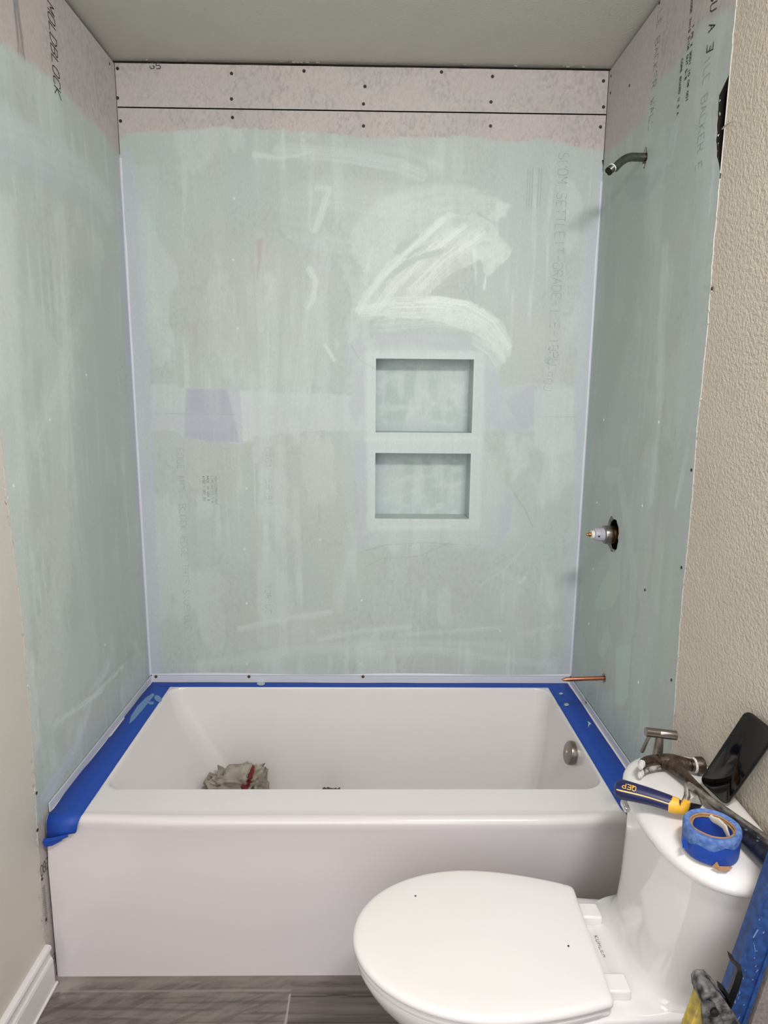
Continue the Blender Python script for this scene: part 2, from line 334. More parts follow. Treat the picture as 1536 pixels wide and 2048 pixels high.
for p in ([(690,690),(722,672),(735,700),(712,726),(690,730)], [(700,740),(728,740),(730,820),(712,850),(700,820)], [(752,665),(860,663),(862,690),(752,692)], [(860,660),(950,680),(960,705),(870,700)], [(965,735),(1000,745),(995,830),(970,860)], [(705,880),(735,885),(740,1010),(720,1080),(706,1000)], [(712,1070),(745,1065),(735,1090),(715,1100)], [(1000,960),(1028,1000),(1020,1060),(990,1095),(1000,1010)], [(980,840),(1050,830),(1060,860),(1000,866)]):
    L(p, .55, .006, .007, (180,186,195))
L([(730,702),(968,702),(968,868),(960,1060),(735,1062)], .6, .006, .008, (203,213,212), .45)
L([(962,900),(1010,920),(1010,1010),(965,1010)], .4, .006, .01, (190,206,196))
# pale brushed patches
def K(pts, w, op=.5, col=LIGHT, gl=.5, **k): c.lay(c.stroke(Y(pts), w, **k), col, op, gl)
K([(560,300),(700,312),(790,330),(840,350)], .022, .45, br=.5); K([(510,310),(560,316),(620,306)], .010, .7, br=.3, taper=True)
K([(645,385),(700,390),(800,400)], .05, .22); K([(620,430),(760,450),(850,480)], .10, .18); K([(540,555),(548,620),(545,700),(540,800)], .02, .3)
K([(650,480),(600,800)], .03, .25); K([(430,830),(430,560),(440,420)], .02, .15); K([(520,470),(530,800),(525,1280)], .018, .22); K([(560,900),(565,1300)], .02, .3); K([(590,980),(600,1200)], .014, .25)
K([(480,1258),(560,1240),(660,1225)], .012, .45, br=.6); K([(400,1330),(600,1300),(800,1290),(1000,1295)], .02, .3); K([(640,1280),(720,1262),(820,1255)], .010, .4); K([(700,1310),(860,1300),(1100,1330)], .014, .3)
K([(800,1270),(1000,1255)], .008, .35); K([(1040,1270),(1120,1250)], .012, .25)
# the wet, shiny strokes; their highlight is painted in as paler colour
def Wt(pts, w, op=.75, gl=1., **k):
    k.setdefault('br', .45); k.setdefault('bf', 420); c.lay(c.stroke(Y(pts), w, **k), (202, 214, 210), op*.9, gl)
def Wp(pts, op, gl, rag=.007, soft=.003, col=(203, 214, 210)):
    g_ = .6+.4*sm(.35, .6, c.nz(60, 60, 33, 3)); c.lay(c.poly(Y(pts), rag, soft, 45)*g_, col, op*.72, gl*.85)
Wp([(700,500),(705,450),(735,415),(790,385),(860,362),(935,372),(990,395),(1022,415),(1012,432),(985,442),(950,425),(900,440),(860,465),(820,500),(790,530),(770,548),(740,545),(718,530)], .62, .55, .010, .008)
Wp([(985,425),(1000,400),(1020,412),(1014,432),(992,444),(972,436)], .7, .8)
Wp([(716,622),(722,600),(745,560),(775,525),(815,490),(860,450),(885,432),(900,425),(925,432),(950,425),(985,445),(1005,475),(1024,500),(1014,520),(995,535),(978,552),(968,545),(962,515),(942,530),(905,545),(872,572),(858,592),(900,594),(940,602),(975,618),(1005,645),(1024,690),(1020,712),(1008,716),(985,700),(960,672),(920,655),(860,640),(790,634),(740,632)], .75, .85, .006, .0025)
Wp([(858,480),(905,452),(960,462),(1000,488),(1024,500),(1014,520),(985,535),(940,510),(900,500)], .4, .95)
Wt([(885,440),(830,490),(770,545),(728,600),(718,622)], .012, .8, br=.8, bf=300); Wt([(925,455),(850,512),(790,570),(750,620)], .016, .7, br=.8, bf=300); Wt([(960,470),(890,520),(830,580)], .02, .6, br=.9, bf=300)
Wt([(722,618),(790,606),(870,604),(930,612),(985,645),(1015,690)], .018, .9, br=.8, bf=300); Wt([(730,632),(800,625),(880,625),(950,640),(990,680),(1005,715)], .016, .6, br=.9, bf=300)
Wt([(760,650),(870,640),(960,655),(985,690)], .02, .4, br=.8); Wt([(955,680),(985,700),(998,720)], .022, .5, br=.7)
Wt([(948,500),(953,570)], .006, .5, taper=True); Wt([(972,548),(968,578)], .003, .8)
Wt([(880,400),(790,420),(730,480)], .05, .25, .6, br=.9, bf=260); Wt([(980,400),(880,395),(800,410)], .03, .3, .6, br=.9, bf=260)
Wt([(636,375),(660,378),(650,395),(628,460)], .010, .75, br=.8, bf=300); Wt([(655,400),(632,460)], .009, .7, br=.8, bf=300); Wt([(622,375),(618,440),(622,462)], .007, .5, br=.8)
Wt([(620,540),(630,560),(625,600),(618,612)], .012, .8, br=.7, bf=320); Wt([(530,555),(545,560),(535,600)], .012, .3, br=.7)
Wt([(728,560),(740,520),(745,500)], .01, .4); Wt([(650,690),(668,720)], .006, .7, br=.1); Wt([(1040,1165),(1050,1155)], .006, .6); Wt([(790,725),(870,790)], .0, 0)
Wt([(735,878),(860,880),(950,876)], .010, .5, br=.6); Wt([(760,1055),(900,1052)], .006, .5)
Wt([(880,330),(800,300),(700,295)], .01, .2); Wt([(1052,1090),(1010,1140),(960,1170)], .004, .25)
c.lay(c.poly(Y([(842,466),(805,482),(785,505),(800,508),(822,492)]), .005, .004), COAT, .8, .3); c.lay(c.poly(Y([(848,492),(830,498),(810,515),(822,518),(850,505),(880,498),(886,505),(865,515),(835,522),(800,545),(770,565),(765,562),(800,530)]), .003, .003), COAT, .8, .3); c.lay(c.stroke(Y([(975,420),(982,412)]), .006), COAT, .6)
# pencil and scrape marks
for p, w_ in (([(720,1105),(770,1090),(850,1085),(960,1092)], .0012), ([(1028,985),(1050,1020),(1066,1055)], .0016), ([(730,1135),(760,1118),(840,1112),(900,1085)], .001), ([(305,826),(470,830)], .0008), ([(700,688),(720,720),(752,740)], .001), ([(1060,832),(1150,834)], .0008)):
    c.lay(c.stroke(Y(p), w_, .0006, .001, .2), (150, 158, 155), .5)
wb_pts = np.stack([S, np.zeros_like(S), Z], -1)
cx = (S[:-1,:-1]+S[1:,1:])/2; cz = (Z[:-1,:-1]+Z[1:,1:])/2
keep = ~(((cx > N1[0]) & (cx < N1[1]) & (cz > N1[2]) & (cz < N1[3])) | ((cx > N2[0]) & (cx < N2[1]) & (cz > N2[2]) & (cz < N2[3])))
wback = grid_mesh('wall_back', wb_pts, c.rgb, c.g, M['coated'], keep=keep); struct(wback)
# --- upper strip of bare board
xs = lin(-.762, .762, .003); zs = lin(SEAM0, BACK_TOP, .003); S, Z = np.meshgrid(xs, zs, indexing='ij')
c = Canvas(S, Z, PINK, 5); board_base(c)
grid_mesh('upper_board', np.stack([S, np.zeros_like(S), Z], -1), c.rgb, c.g, M['coated'], wback)
# structure behind the boards
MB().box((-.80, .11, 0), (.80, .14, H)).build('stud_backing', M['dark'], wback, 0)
MB().box((-.83, .0135, H-.004), (.83, .11, H)).box((-.80, -.772, H-.004), (-.7745, .0, H)).box((.7745, -.755, H-.004), (.83, .0, H)).build('joint_shade', M['dark'], wback, 0)  # dark strips added so the gap under the ceiling reads as shaded
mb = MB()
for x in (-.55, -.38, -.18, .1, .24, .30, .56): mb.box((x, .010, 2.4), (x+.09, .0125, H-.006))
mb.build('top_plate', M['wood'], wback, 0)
# niches
for (a, b, z0, z1) in (N1, N2):
    D = .095; st = .004
    prof_pts = []
    def face(fn, us, vs, seed, shade):
        U, V = np.meshgrid(us, vs, indexing='ij'); cc = Canvas(U, V, COAT, seed)
        cc.lay(sm(.4, .65, cc.nz(30, 8, 2)), LIGHT, .5, .4); shade(cc, U, V); return (fn(U, V), cc)
    parts = []
    def bk(cc, U, V):
        e = np.minimum(np.minimum(U-a, b-U), np.minimum(V-z0, z1-V)) + (cc.nz(35, 35, 9)-.5)*.03
        cc.lay(1-sm(.02, .045, e), (186, 195, 201), .6, .4); cc.lay(sm(.55, .7, cc.nz(18, 40, 7)), (206, 216, 212), .4, .6)
    us = lin(a, b, st); vs = lin(z0, z1, st); ds = lin(0, D, st)
    parts.append(face(lambda U, V: np.stack([U, np.full_like(U, D), V], -1), us, vs, 11, bk))
    nop = lambda cc, U, V: cc.lay(np.ones_like(U), (186, 198, 198), .6, .5)
    parts.append(face(lambda U, V: np.stack([U, V, np.full_like(U, z0)], -1), us, ds, 12, nop))
    parts.append(face(lambda U, V: np.stack([U, V, np.full_like(U, z1)], -1), us, ds, 13, nop))
    parts.append(face(lambda U, V: np.stack([np.full_like(U, a), V, U], -1), vs, ds, 14, nop))
    parts.append(face(lambda U, V: np.stack([np.full_like(U, b), V, U], -1), vs, ds, 15, nop))
    root = None
    for i, (P, cc) in enumerate(parts):
        o = grid_mesh(['niche', 'niche_sill', 'niche_head', 'niche_jamb', 'niche_jamb'][i], P, cc.rgb, cc.g, M['coated'], wback if i == 0 else root)
        if i == 0: root = o
# --- side boards
REDGE = [(.3, .778), (.629, .781), (.80, .770), (.999, .762), (1.236, .765), (1.40, .758), (1.567, .763), (1.672, .760), (1.80, .756), (1.93, .757), (1.965, .738), (2.0, .728), (2.09, .722), (2.115, .757), (2.25, .756), (2.47, .756)]
LEDGE = [(0, .800), (.09, .797), (.10, .808), (.18, .810), (.44, .795), (.554, .788), (.75, .780), (.949, .777), (1.185, .790), (1.383, .795), (1.8, .79), (2.47, .79)]
def side_board(side, edge, seed):
    sg = 1 if side == 'right' else -1; X = .762*sg
    zs = lin(0, 2.457, .0034); us = np.linspace(0, 1, 236); Uu, Z = np.meshgrid(us, zs, indexing='ij')
    e = np.interp(zs, [p[0] for p in edge], [p[1] for p in edge]); e = e + (fbm(zs*60, zs*0, seed, 4)-.5)*.006
    S = -Uu*e[None, :]
    c = Canvas(S, Z, PINK, seed); board_base(c)
    return c, X, e
def finish(c, X, name, parent, keep=None, S=None, Z=None):
    S = c.S if S is None else S; Z = c.Z if Z is None else Z
    return grid_mesh(name, np.stack([np.full_like(S, X), S, Z], -1), c.rgb, c.g, M['coated'], parent, keep)
# left
c, X, e = side_board('left', LEDGE, 21)
Y = lambda pts: px_poly(pts, 'x', -.762)
c.lay(c.stroke(Y([(30,0),(38,60),(46,130),(52,180)]), .014, .003, .003, .7, 200), (128,124,126), .75)
c.lay(c.stroke(Y([(28,0),(34,60),(38,120)]), .003, .001, .002, .3), (90,88,92), .6)
m = c.poly([(.02, .44), (.02, 2.195), *Y([(222,290),(205,262),(180,238),(150,210),(120,172),(95,150),(60,128),(38,112),(20,95),(0,90)]), (-.85, 2.13), (-.85, .44)], .008, .014, 40); coat_base(c, m)
c.lay(m*c.poly([(.02,.46),(.02,2.10),(-.03,2.10),(-.05,1.8),(-.02,.46)], .01, .008), (180,188,202), 0.85)
c.lay(m*c.stroke(Y([(-60,220),(0,262),(60,290),(130,330),(190,370),(215,410)]), .05, .012, .02, .4, 90), (192,204,206), 0.81, .5)
c.lay(m*c.stroke(Y([(-40,290),(60,340),(150,380),(200,430)]), .03, .012, .02, .5, 120), (178,188,198), .5, .4)
c.lay(m*c.stroke(Y([(40,960),(100,820),(170,620)]), .03, .01, .03, .5, 80), LIGHT, 0.47)
c.lay(m*c.poly(Y([(-10,380),(30,400),(50,900),(70,1540),(60,1600),(-20,900)]), .015, .02), LIGHT, 0.47, .4)
c.lay(m*c.stroke(Y([(120,430),(140,900),(170,1200)]), .035, .01, .02, .6, 90), LIGHT, 0.47)
c.lay(m*c.poly(Y([(150,520),(215,520),(270,1340),(120,1480),(150,1000)]), .03, .05), (168,180,178), .45)
c.lay(m*c.stroke(Y([(215,1330),(180,1400),(150,1500),(90,1590)]), .02, .008, .008, .6, 200), (194,204,212), 0.74, .6)
c.lay(m*c.stroke(Y([(245,1330),(190,1390),(110,1450)]), .01, .008, .006, .7, 200), LIGHT, 0.81, .5)
c.lay(m*c.stroke(Y([(60,1330),(66,1400),(72,1480)]), .02, .008, .012, .6, 150), LIGHT, 0.68, .5)
c.lay(m*c.stroke(Y([(150,1420),(200,1370),(270,1300)]), .006, .004, .004, .8, 200), (150,156,154), .35)
bl = finish(c, X, 'tile_backer_board', wl)
n_ = len(e); zz = c.Z[0]
MB().loft([[(-.762, -e[i], zz[i]), (-.7745, -e[i], zz[i])] for i in range(0, n_, 4)], (False, False), False).build('board_edge', M['core'], bl)
# right
c, X, e = side_board('right', REDGE, 22)
Y = lambda pts: px_poly(pts, 'x', .762)
m = c.poly([(.02, .44), (.02, 2.205), *Y([(1222,300),(1255,275),(1290,240),(1300,180),(1340,140),(1370,100),(1395,60),(1440,30),(1475,20)]), (-.85, 2.24), (-.85, .44)], .010, .02, 40); coat_base(c, m)
c.lay(m*c.poly(Y([(1215,330),(1300,330),(1290,560),(1200,900),(1175,1100)]), .02, .04), (158,170,162), .4)
c.lay(m, (166, 178, 172), .25)
c.lay(m*c.stroke(Y([(1262,372),(1270,395),(1290,385),(1320,345)]), .020, .006, .006, .5, 200), (168,176,182), .6, .5)
c.lay(m*c.poly(Y([(1250,350),(1300,350),(1290,390),(1270,405),(1252,390)]), .004, .004), (160,168,172), .5)
c.lay(m*c.stroke(Y([(1350,260),(1340,310),(1300,340)]), .02, .006, .006, .7, 200), (190,200,200), 0.54)
c.lay(m*c.stroke(Y([(1420,290),(1408,400),(1380,800),(1360,1100)]), .035, .006, .02, .4, 90), (182,192,192), 0.54)
c.lay(m*c.stroke(Y([(1438,240),(1420,420)]), .010, .006, .004, .6, 200), (198,206,214), 0.81)
c.lay(m*c.stroke(Y([(1330,500),(1318,800),(1300,1000)]), .02, .006, .01, .6, 160), LIGHT, 0.54)
c.lay(m*c.stroke(Y([(1375,900),(1352,1010)]), .008, .003, .004, .6, 160), (196,208,206), 0.81, .7)
c.lay(m*c.stroke(Y([(1215,950),(1238,950),(1255,1050),(1268,1150),(1262,1250),(1242,1320),(1238,1400)]), .022, .005, .006, .4, 120), (186,202,196), 0.68, .5)
c.lay(m*c.poly(Y([(1240,1124),(1240,1180),(1225,1215),(1195,1222),(1188,1210),(1205,1160),(1220,1135)]), .003, .003), (184,200,192), 0.74)
c.lay(m*c.poly(Y([(1232,1295),(1262,1290),(1256,1390),(1246,1414),(1230,1404)]), .003, .003), (186,204,198), 0.81, .5)
c.lay(m*c.poly(Y([(1215,1250),(1222,1280),(1205,1320),(1195,1300)]), .004, .005), (186,202,196), 0.68)
c.lay(m*c.poly([(.0,.46),(.0,2.1),(-.012,2.1),(-.012,.46)], .004, .004), (180,188,202), 0.81)
holes = [(-.340, 2.097, .017, 3), (-.302, 1.058, .052, 5), (-.318, .602, .015, 9)]
S = c.S.copy(); Z = c.Z.copy(); keep = np.ones((S.shape[0]-1, S.shape[1]-1), bool); edges = []
for hy, hz, hr, sd in holes:
    th = np.arctan2(Z-hz, S-hy); d = np.hypot(S-hy, Z-hz)
    r = hr*(1+.16*(fbm(np.cos(th)*2+5, np.sin(th)*2+5, sd, 3)-.5)*2)
    if sd == 3: r = r*(1+.55*np.abs(np.sin(th))**6)
    k = np.abs(d-r) < .0026; S = np.where(k, hy+np.cos(th)*r, S); Z = np.where(k, hz+np.sin(th)*r, Z); ins = (d < r+.0026)
    keep &= ~(ins[:-1,:-1] & ins[1:,1:] & ins[:-1,1:] & ins[1:,:-1])
    edges.append([(hy+math.cos(q)*hr*1.12, hz+math.sin(q)*hr*1.12) for q in np.linspace(0, 2*PI, 40, False)])
br_ = finish(c, X, 'tile_backer_board', wr, keep, S, Z)
for hy, hz, hr, sd in holes:
    ring_ = []
    for dx in (.0003, .012):
        ring_.append([(.762+dx, hy+math.cos(q)*hr*(1.02+.07*math.sin(7*q+sd)), hz+math.sin(q)*hr*(1.02+.07*math.sin(5*q))*(1+(.5 if sd == 3 else 0)*abs(math.sin(q))**6)) for q in np.linspace(0, 2*PI, 48, False)])
    MB().loft(ring_, (False, False)).build('hole_rim', M['core'], br_)
    # broken paper lip round the cut
    mb = MB(); rnd = random.Random(sd)
    for k in range(14 if hr > .02 else 6):
        q = rnd.random()*2*PI; p = Vector((.7612, hy+math.cos(q)*hr*1.1, hz+math.sin(q)*hr*1.1)); s_ = rnd.uniform(.002, .005)
        mb.add([p, p+Vector((-.001, math.cos(q+1)*s_, math.sin(q+1)*s_)), p+Vector((-.0015, math.cos(q+2)*s_, math.sin(q+2)*s_))], [(0,1,2)])
    mb.build('torn_paper_lip', M['paper'], br_)
zz = c.Z[0]
MB().loft([[(.762, -e[i], zz[i]), (.7745, -e[i], zz[i])] for i in range(0, len(e), 4) if not 1.92 < zz[i] < 2.13], (False, False), False).build('board_edge', M['core'], br_)
MB().loft([[(.762, -e[i], zz[i]), (.7745, -e[i], zz[i])] for i in range(0, len(e), 2) if 1.91 < zz[i] < 2.14], (False, False), False).build('torn_edge_shade', M['dark'], br_)  # pale board edge coloured dark for the shade inside the gap
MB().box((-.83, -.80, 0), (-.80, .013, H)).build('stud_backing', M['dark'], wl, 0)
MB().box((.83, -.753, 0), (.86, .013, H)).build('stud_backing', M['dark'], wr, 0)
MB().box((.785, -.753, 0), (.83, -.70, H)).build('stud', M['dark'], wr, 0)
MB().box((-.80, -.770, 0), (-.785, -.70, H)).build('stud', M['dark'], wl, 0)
# torn splinter at the right edge
mb = MB(); a = at(1445, 258, 'x', .757); b = at(1470, 240, 'x', .757)
mb.tube([a, (a+b)/2+Vector((-.003,0,.001)), b], [(.001,.002),(.0015,.003),(.0005,.001)], 8); mb.build('torn_paper_strip', M['paper'], br_)
# plaster crumbs along both cut edges
def crumbs(parent, X, edge, n, seed, lo, hi):
    rnd = random.Random(seed); mb = MB()
    for i in range(n):
        z = rnd.uniform(lo, hi); y = -np.interp(z, [p[0] for p in edge], [p[1] for p in edge])-.004+rnd.uniform(-.003, .003); s_ = rnd.uniform(.001, .0035)
        p = Vector((X, y, z)); q = [Vector((rnd.uniform(-1,1)*.5, rnd.uniform(-1,1), rnd.uniform(-1,1)*1.6))*s_ for _ in range(6)]
        mb.add([p+v for v in q], [(0,1,2),(0,2,3),(0,3,4),(1,2,5),(2,3,5),(3,4,5)])
    o = mb.build('plaster_crumbs', M['white_plaster'], parent, 0); o['kind'] = 'stuff'
crumbs(bl, -.7625, LEDGE, 60, 4, .1, 1.4); crumbs(br_, .7625, REDGE, 60, 5, .55, 2.4)
# drips of plaster on the beige wall
mb = MB(); rnd = random.Random(3)
for (px, py, l_) in ((1400,1400,30),(1408,1412,34),(1395,1425,10),(1414,1392,8),(1388,1448,14),(1370,1402,20),(1410,1446,8),(1480,1410,6),(1430,1475,8)):
    p = at(px, py, 'x', .7636); l_ = l_/700
    mb.add([p+Vector((0,-.0014,0)), p+Vector((0,.0014,0)), p+Vector((-.001,.001,-l_)), p+Vector((-.001,-.0006,-l_))], [(0,1,2,3)])
mb.build('plaster_drips', M['white_plaster'], wr)

# corner beads of sealant
mb = MB()
for sx, zt in ((-1, 2.19), (1, 2.14)):
    rr = []
    for z in np.linspace(BOT, zt, 40):
        r = .0045+.0025*vn(np.array([z*12.]), np.array([1.]), 3)[0]
        rr.append([(sx*(.762-r*(1-math.sin(q))), -r*(1-math.cos(q)), z) for q in np.linspace(0, PI/2, 7)])
    mb2 = MB().loft(rr, (False, False), False); mb2.build('corner_sealant_bead', M['flange'], wback)
MB().loft([[(x, -.0022, BOT-.003), (x, -.004, BOT+.002), (x, -.0005, BOT+.006+.003*math.sin(x*9))] for x in np.linspace(-.755, .757, 60)], (False, False), False).build('bottom_sealant_bead', M['flange'], wback)
# thin dark strips painted in as the gap shadow at the upper corners
MB().box((-.7622, -.0012, 2.20), (-.7608, 0, 2.46)).box((.7606, -.0012, 2.17), (.7622, 0, 2.46)).build('corner_joint_shade', M['dark'], wback, 0)
MB().add([at(1204,320,'y',-.001), at(1213,320,'y',-.001), at(1212,336,'y',-.001), at(1207,340,'y',-.001)], [(0,1,2,3)]).build('corner_gap_shade', M['dark'], wback)
# torn paper along the ceiling joint
mb = MB(); rnd = random.Random(9)
for a, b in ((285,305),(365,375),(560,640),(915,935),(1008,1035),(1120,1170)):
    px = a
    while px < b:
        w_ = rnd.uniform(3, 12); p = at(px, 124+px*.006, 'y', -.001); q = at(min(px+w_, b), 124+px*.006, 'y', -.001)
        h_ = rnd.uniform(.003, .007); mb.add([(p.x, -.001, H-.001), (q.x, -.001, H-.001), (q.x-.002, -.006, H-h_), (p.x+.001, -.005, H-h_*.8)], [(0,1,2,3)]); px += w_
mb.build('torn_ceiling_paper', M['paper'], wback, 0)

# screws
def screw(px, py, ax, v, m_, parent, r=.0042, n_=None):
    p = at(px, py, ax, v); nrm = {'y': (0,-1,0), 'x': (-1 if v > 0 else 1, 0, 0)}[ax]
    MB().lathe(p, nrm, [(0, r), (.0008, r*.95), (.0012, r*.6), (.0006, r*.3), (.0006, 0)], 12, (False, False)).build('screw', m_, parent)
for p in ((235,137),(463,147),(608,142),(883,144),(985,153),(1207,162),(235,196),(463,198),(727,208),(982,204),(1207,214),(241,242),(465,235),(727,252),(981,252),(1201,254),(730,173)):
    screw(*p, 'y', 0, M['screw'], wback, .0052)
for p in ((468,397),(727,404),(978,413),(727,542),(466,520),(475,657),(493,977),(489,1099),(493,1207),(723,1201),(720,1328),(494,1328),(1000,1262),(640,1080)):
    screw(*p, 'y', 0, M['screwp'], wback, .0042)
for p in ((1207,840),(1317,845),(1194,1005),(1284,1012),(1186,1138),(1177,1248),(1276,1365)): screw(*p, 'x', .762, M['screwp'], br_, .0045)
for p in ((1290,1180),(1363,1135),(1383,940),(1424,577),(1343,1360),(1222,152),(1221,186),(1259,171),(1319,6)): screw(*p, 'x', .762, M['screw'], br_, .004)
for p in ((173,750),(28,972),(210,1290),(100,840)): screw(*p, 'x', -.762, M['screwp'], bl, .0045)
for p in ((219,128),(75,1660),(92,1839),(84,1758),(101,1930),(73,1586)): screw(*p, 'x', -.762, M['screw'], bl, .004)

# printed lettering on the boards
e_ = .0005
lettering(MB(), 'H MOLDBLOCK', Vector((-.762+e_, -.425, 2.452)), (0,.03,-1), (0,1,0), .033, .52, .19, .09, .1).build('printed_lettering', M['ink'], bl, 0)
lettering(MB(), '083', Vector((-.762+e_, -.8005, at(80, 1757, 'x', -.762).z)), (0,1,0), (0,0,1), .027, .34, .14, .085).build('printed_lettering', M['ink'], bl, 0)
lettering(MB(), '/3', Vector((-.762+e_, -.798, at(97, 1945, 'x', -.762).z)), (0,1,0), (0,0,1), .024, .4, .2, .09).build('printed_lettering', M['ink'], bl, 0)
mb = MB(); p = Vector((-.762+e_, -.801, at(76, 1790, 'x', -.762).z))
for k in range(18): mb.add([p+Vector((0, 0, -k*.0058)), p+Vector((0, .012, -k*.0058)), p+Vector((0, .012, -k*.0058-.0016)), p+Vector((0, 0, -k*.0058-.0016))], [(0,1,2,3)])
mb.build('printed_barcode', M['ink'], bl, 0)
lettering(MB(), 'G5', at(300, 137, 'y', -e_), (1,0,0), (0,0,1), .016, .8, .4, .16, 0, .3).build('printed_lettering', M['ink'], wback, 0)
lettering(MB(), 'ILE BACKER WALL', Vector((.762-e_, -.355, 2.452)), (0,.02,-1), (0,-1,0), .026, .55, .22, .07, 0, .3).build('printed_lettering', M['ink3'], br_, 0)
lettering(MB(), 'SU A 3', Vector((.762-e_, -.648, 2.318)), (0,0,-1), (0,-1,0), .028, .5, .2, .10, .25).build('printed_lettering', M['ink'], br_, 0)
lettering(MB(), 'TILE BACKER E', Vector((.762-e_, -.642, 2.215)), (0,0,-1), (0,-1,0), .028, .5, .2, .07, 0, .3).build('printed_lettering', M['ink2'], br_, 0)
for k, (y_, z_, t_) in enumerate(((-.548, 2.36, 'EDGE THIS SIDE OUT 5-8'), (-.564, 2.30, 'TYPE X 3001 10 08 001'), (-.520, 2.25, 'CORE BOARD U S A'))):
    lettering(MB(), t_, Vector((.762-e_, y_, z_)), (0,0,-1), (0,-1,0), .0085, .6, .3, .2).build('printed_lettering', M['ink'], br_, 0)
CW = ((0,0,-1), (1,0,0))
lettering(MB(), 'SU0M SETTLEIT-GRADE-I E-10BU', at(1118, 306, 'y', -e_), *CW, .031, .56, .20, .06, 0, .3).build('printed_lettering', M['ink2'], wback, 0)
lettering(MB(), 'STO-FOU', at(1092, 690, 'y', -e_), *CW, .026, .6, .25, .05, 0, .35).build('printed_lettering', M['ink2'], wback, 0)
lettering(MB(), 'EDGE MINI BLOCK EDGE THIS SIDE OUT', at(353, 897, 'y', -e_), *CW, .022, .62, .25, .06, 0, .3).build('printed_lettering', M['ink2'], wback, 0)
for k, (px, t) in enumerate(((405,'A10021 001 SU'),(413,'MADE IN USA 8'),(421,'FIRE RATED 5-8'),(429,'NON COMBUSTIBLE'))):
    lettering(MB(), t, at(px, 952, 'y', -e_), *CW, .0075, .6, .3, .12).build('printed_lettering', M['ink2' if k > 1 else 'ink3'], wback, 0)
lettering(MB(), 'C1C12 E8 81', at(530, 895, 'y', -e_), *CW, .020, .62, .3, .05, 0, .35).build('printed_lettering', M['ink2'], wback, 0)
lettering(MB(), '10R UC', at(530, 1170, 'y', -e_), *CW, .020, .62, .3, .06, 0, .35).build('printed_lettering', M['ink2'], wback, 0)
mb = MB()
for px in (1056, 1061, 1066, 1078, 1083):
    a = at(px, 335, 'y', -e_); mb.add([a, a+Vector((.0012,0,0)), a+Vector((.0012,0,-.12)), a+Vector((0,0,-.12))], [(0,1,2,3)])
mb.build('printed_lines', M['ink2'], wback, 0)

# floor: wood-look tile
FX0, FX1 = -.764, .764
xs = lin(FX0, FX1, .0035); ys = lin(-1.40, -.74, .003); S, Z = np.meshgrid(xs, ys, indexing='ij')
c = Canvas(S, Z, (112, 104, 101), 41)
c.lay(sm(.4, .65, c.nz(4, 60, 1, 5)), (84, 77, 75), .6); c.lay(sm(.5, .68, c.nz(7, 110, 2, 4)), (136, 126, 122), .5)
lp = (S < -.159).astype(float)
gr = fbm((S*.8+Z*.6)*14, (Z*.8-S*.6)*90, 5, 4); c.lay(lp*sm(.35, .65, gr), (134, 125, 119), .5); c.lay(lp*sm(.58, .72, fbm((S*.9+Z*.4)*9, (Z*.9-S*.4)*120, 8, 4)), (80, 73, 70), .5)
c.lay(sm(.58, .66, c.nz(5, 170, 6, 3)), (70, 64, 62), .5)
def gl_(mask, col, op): c.lay(mask, col, op)
gl_((1-lp)*sm(.0022, .001, np.abs(Z+.838+.001*np.sin(S*40))), (48, 42, 40), .85); gl_((1-lp)*sm(.002, .001, np.abs(Z+.908)), (48, 42, 40), .85)
gl_(lp*sm(.004, .0015, np.abs(Z+.822)), (150, 142, 138), .6); gl_(sm(.0032, .0016, np.abs(S+.159-(Z+.85)*.02))*(Z < -.83), (176, 170, 164), .9)
gl_(sm(.10, .02, S-FX0-.02)*sm(-.86, -.83, Z)*sm(.3, .5, c.nz(30, 30, 12)), (170, 160, 156), .7)
gl_(sm(.035, .012, -(Z+.778)+(c.nz(25, 90, 14)-.5)*.03), (140, 130, 126), .5); gl_(sm(.02, .012, S-FX0), (160, 150, 147), .6)
c.g[:] = .3
fl = grid_mesh('floor', np.stack([S, Z, np.zeros_like(S)], -1), c.rgb, c.g, painted_mat('wood_look_tile', 300, .3, .35, .55)); struct(fl)
MB().box((X0-.1, -3.2, -.05), (X1+.1, -.0, -.0008)).build('floor_tile_field', mat('wood_look_tile_plain', (112, 104, 101), .5, noise=.3, nscale=12), fl, 0)
# baseboard
prof = [(0, .1195), (.006, .1195), (.0125, .117), (.0145, .111), (.0135, .105), (.0095, .100), (.0085, .092), (.0105, .085), (.0140, .081), (.0142, .078), (.0155, .0755), (.0155, 0)]
bb = struct(MB().loft([[(X0+t, y, z) for t, z in prof] for y in (-.806, -1.2, -2.0, -3.15)], (True, True), False).build('baseboard_left', M['trim'], smooth=25))
mb = MB().add([(X0+t, -.806, z) for t, z in prof]+[(X0, -.806, 0)], [tuple(range(len(prof)+1))]); mb.build('cut_end', M['trim'], bb, 0)
mb = MB()
for y0 in (-.8,): mb.tube([(X0+.016, -.80, .004), (X0+.017, -1.3, .004), (X0+.016, -2.2, .004)], .004, 8)
mb.build('caulk_line', M['trim'], bb)

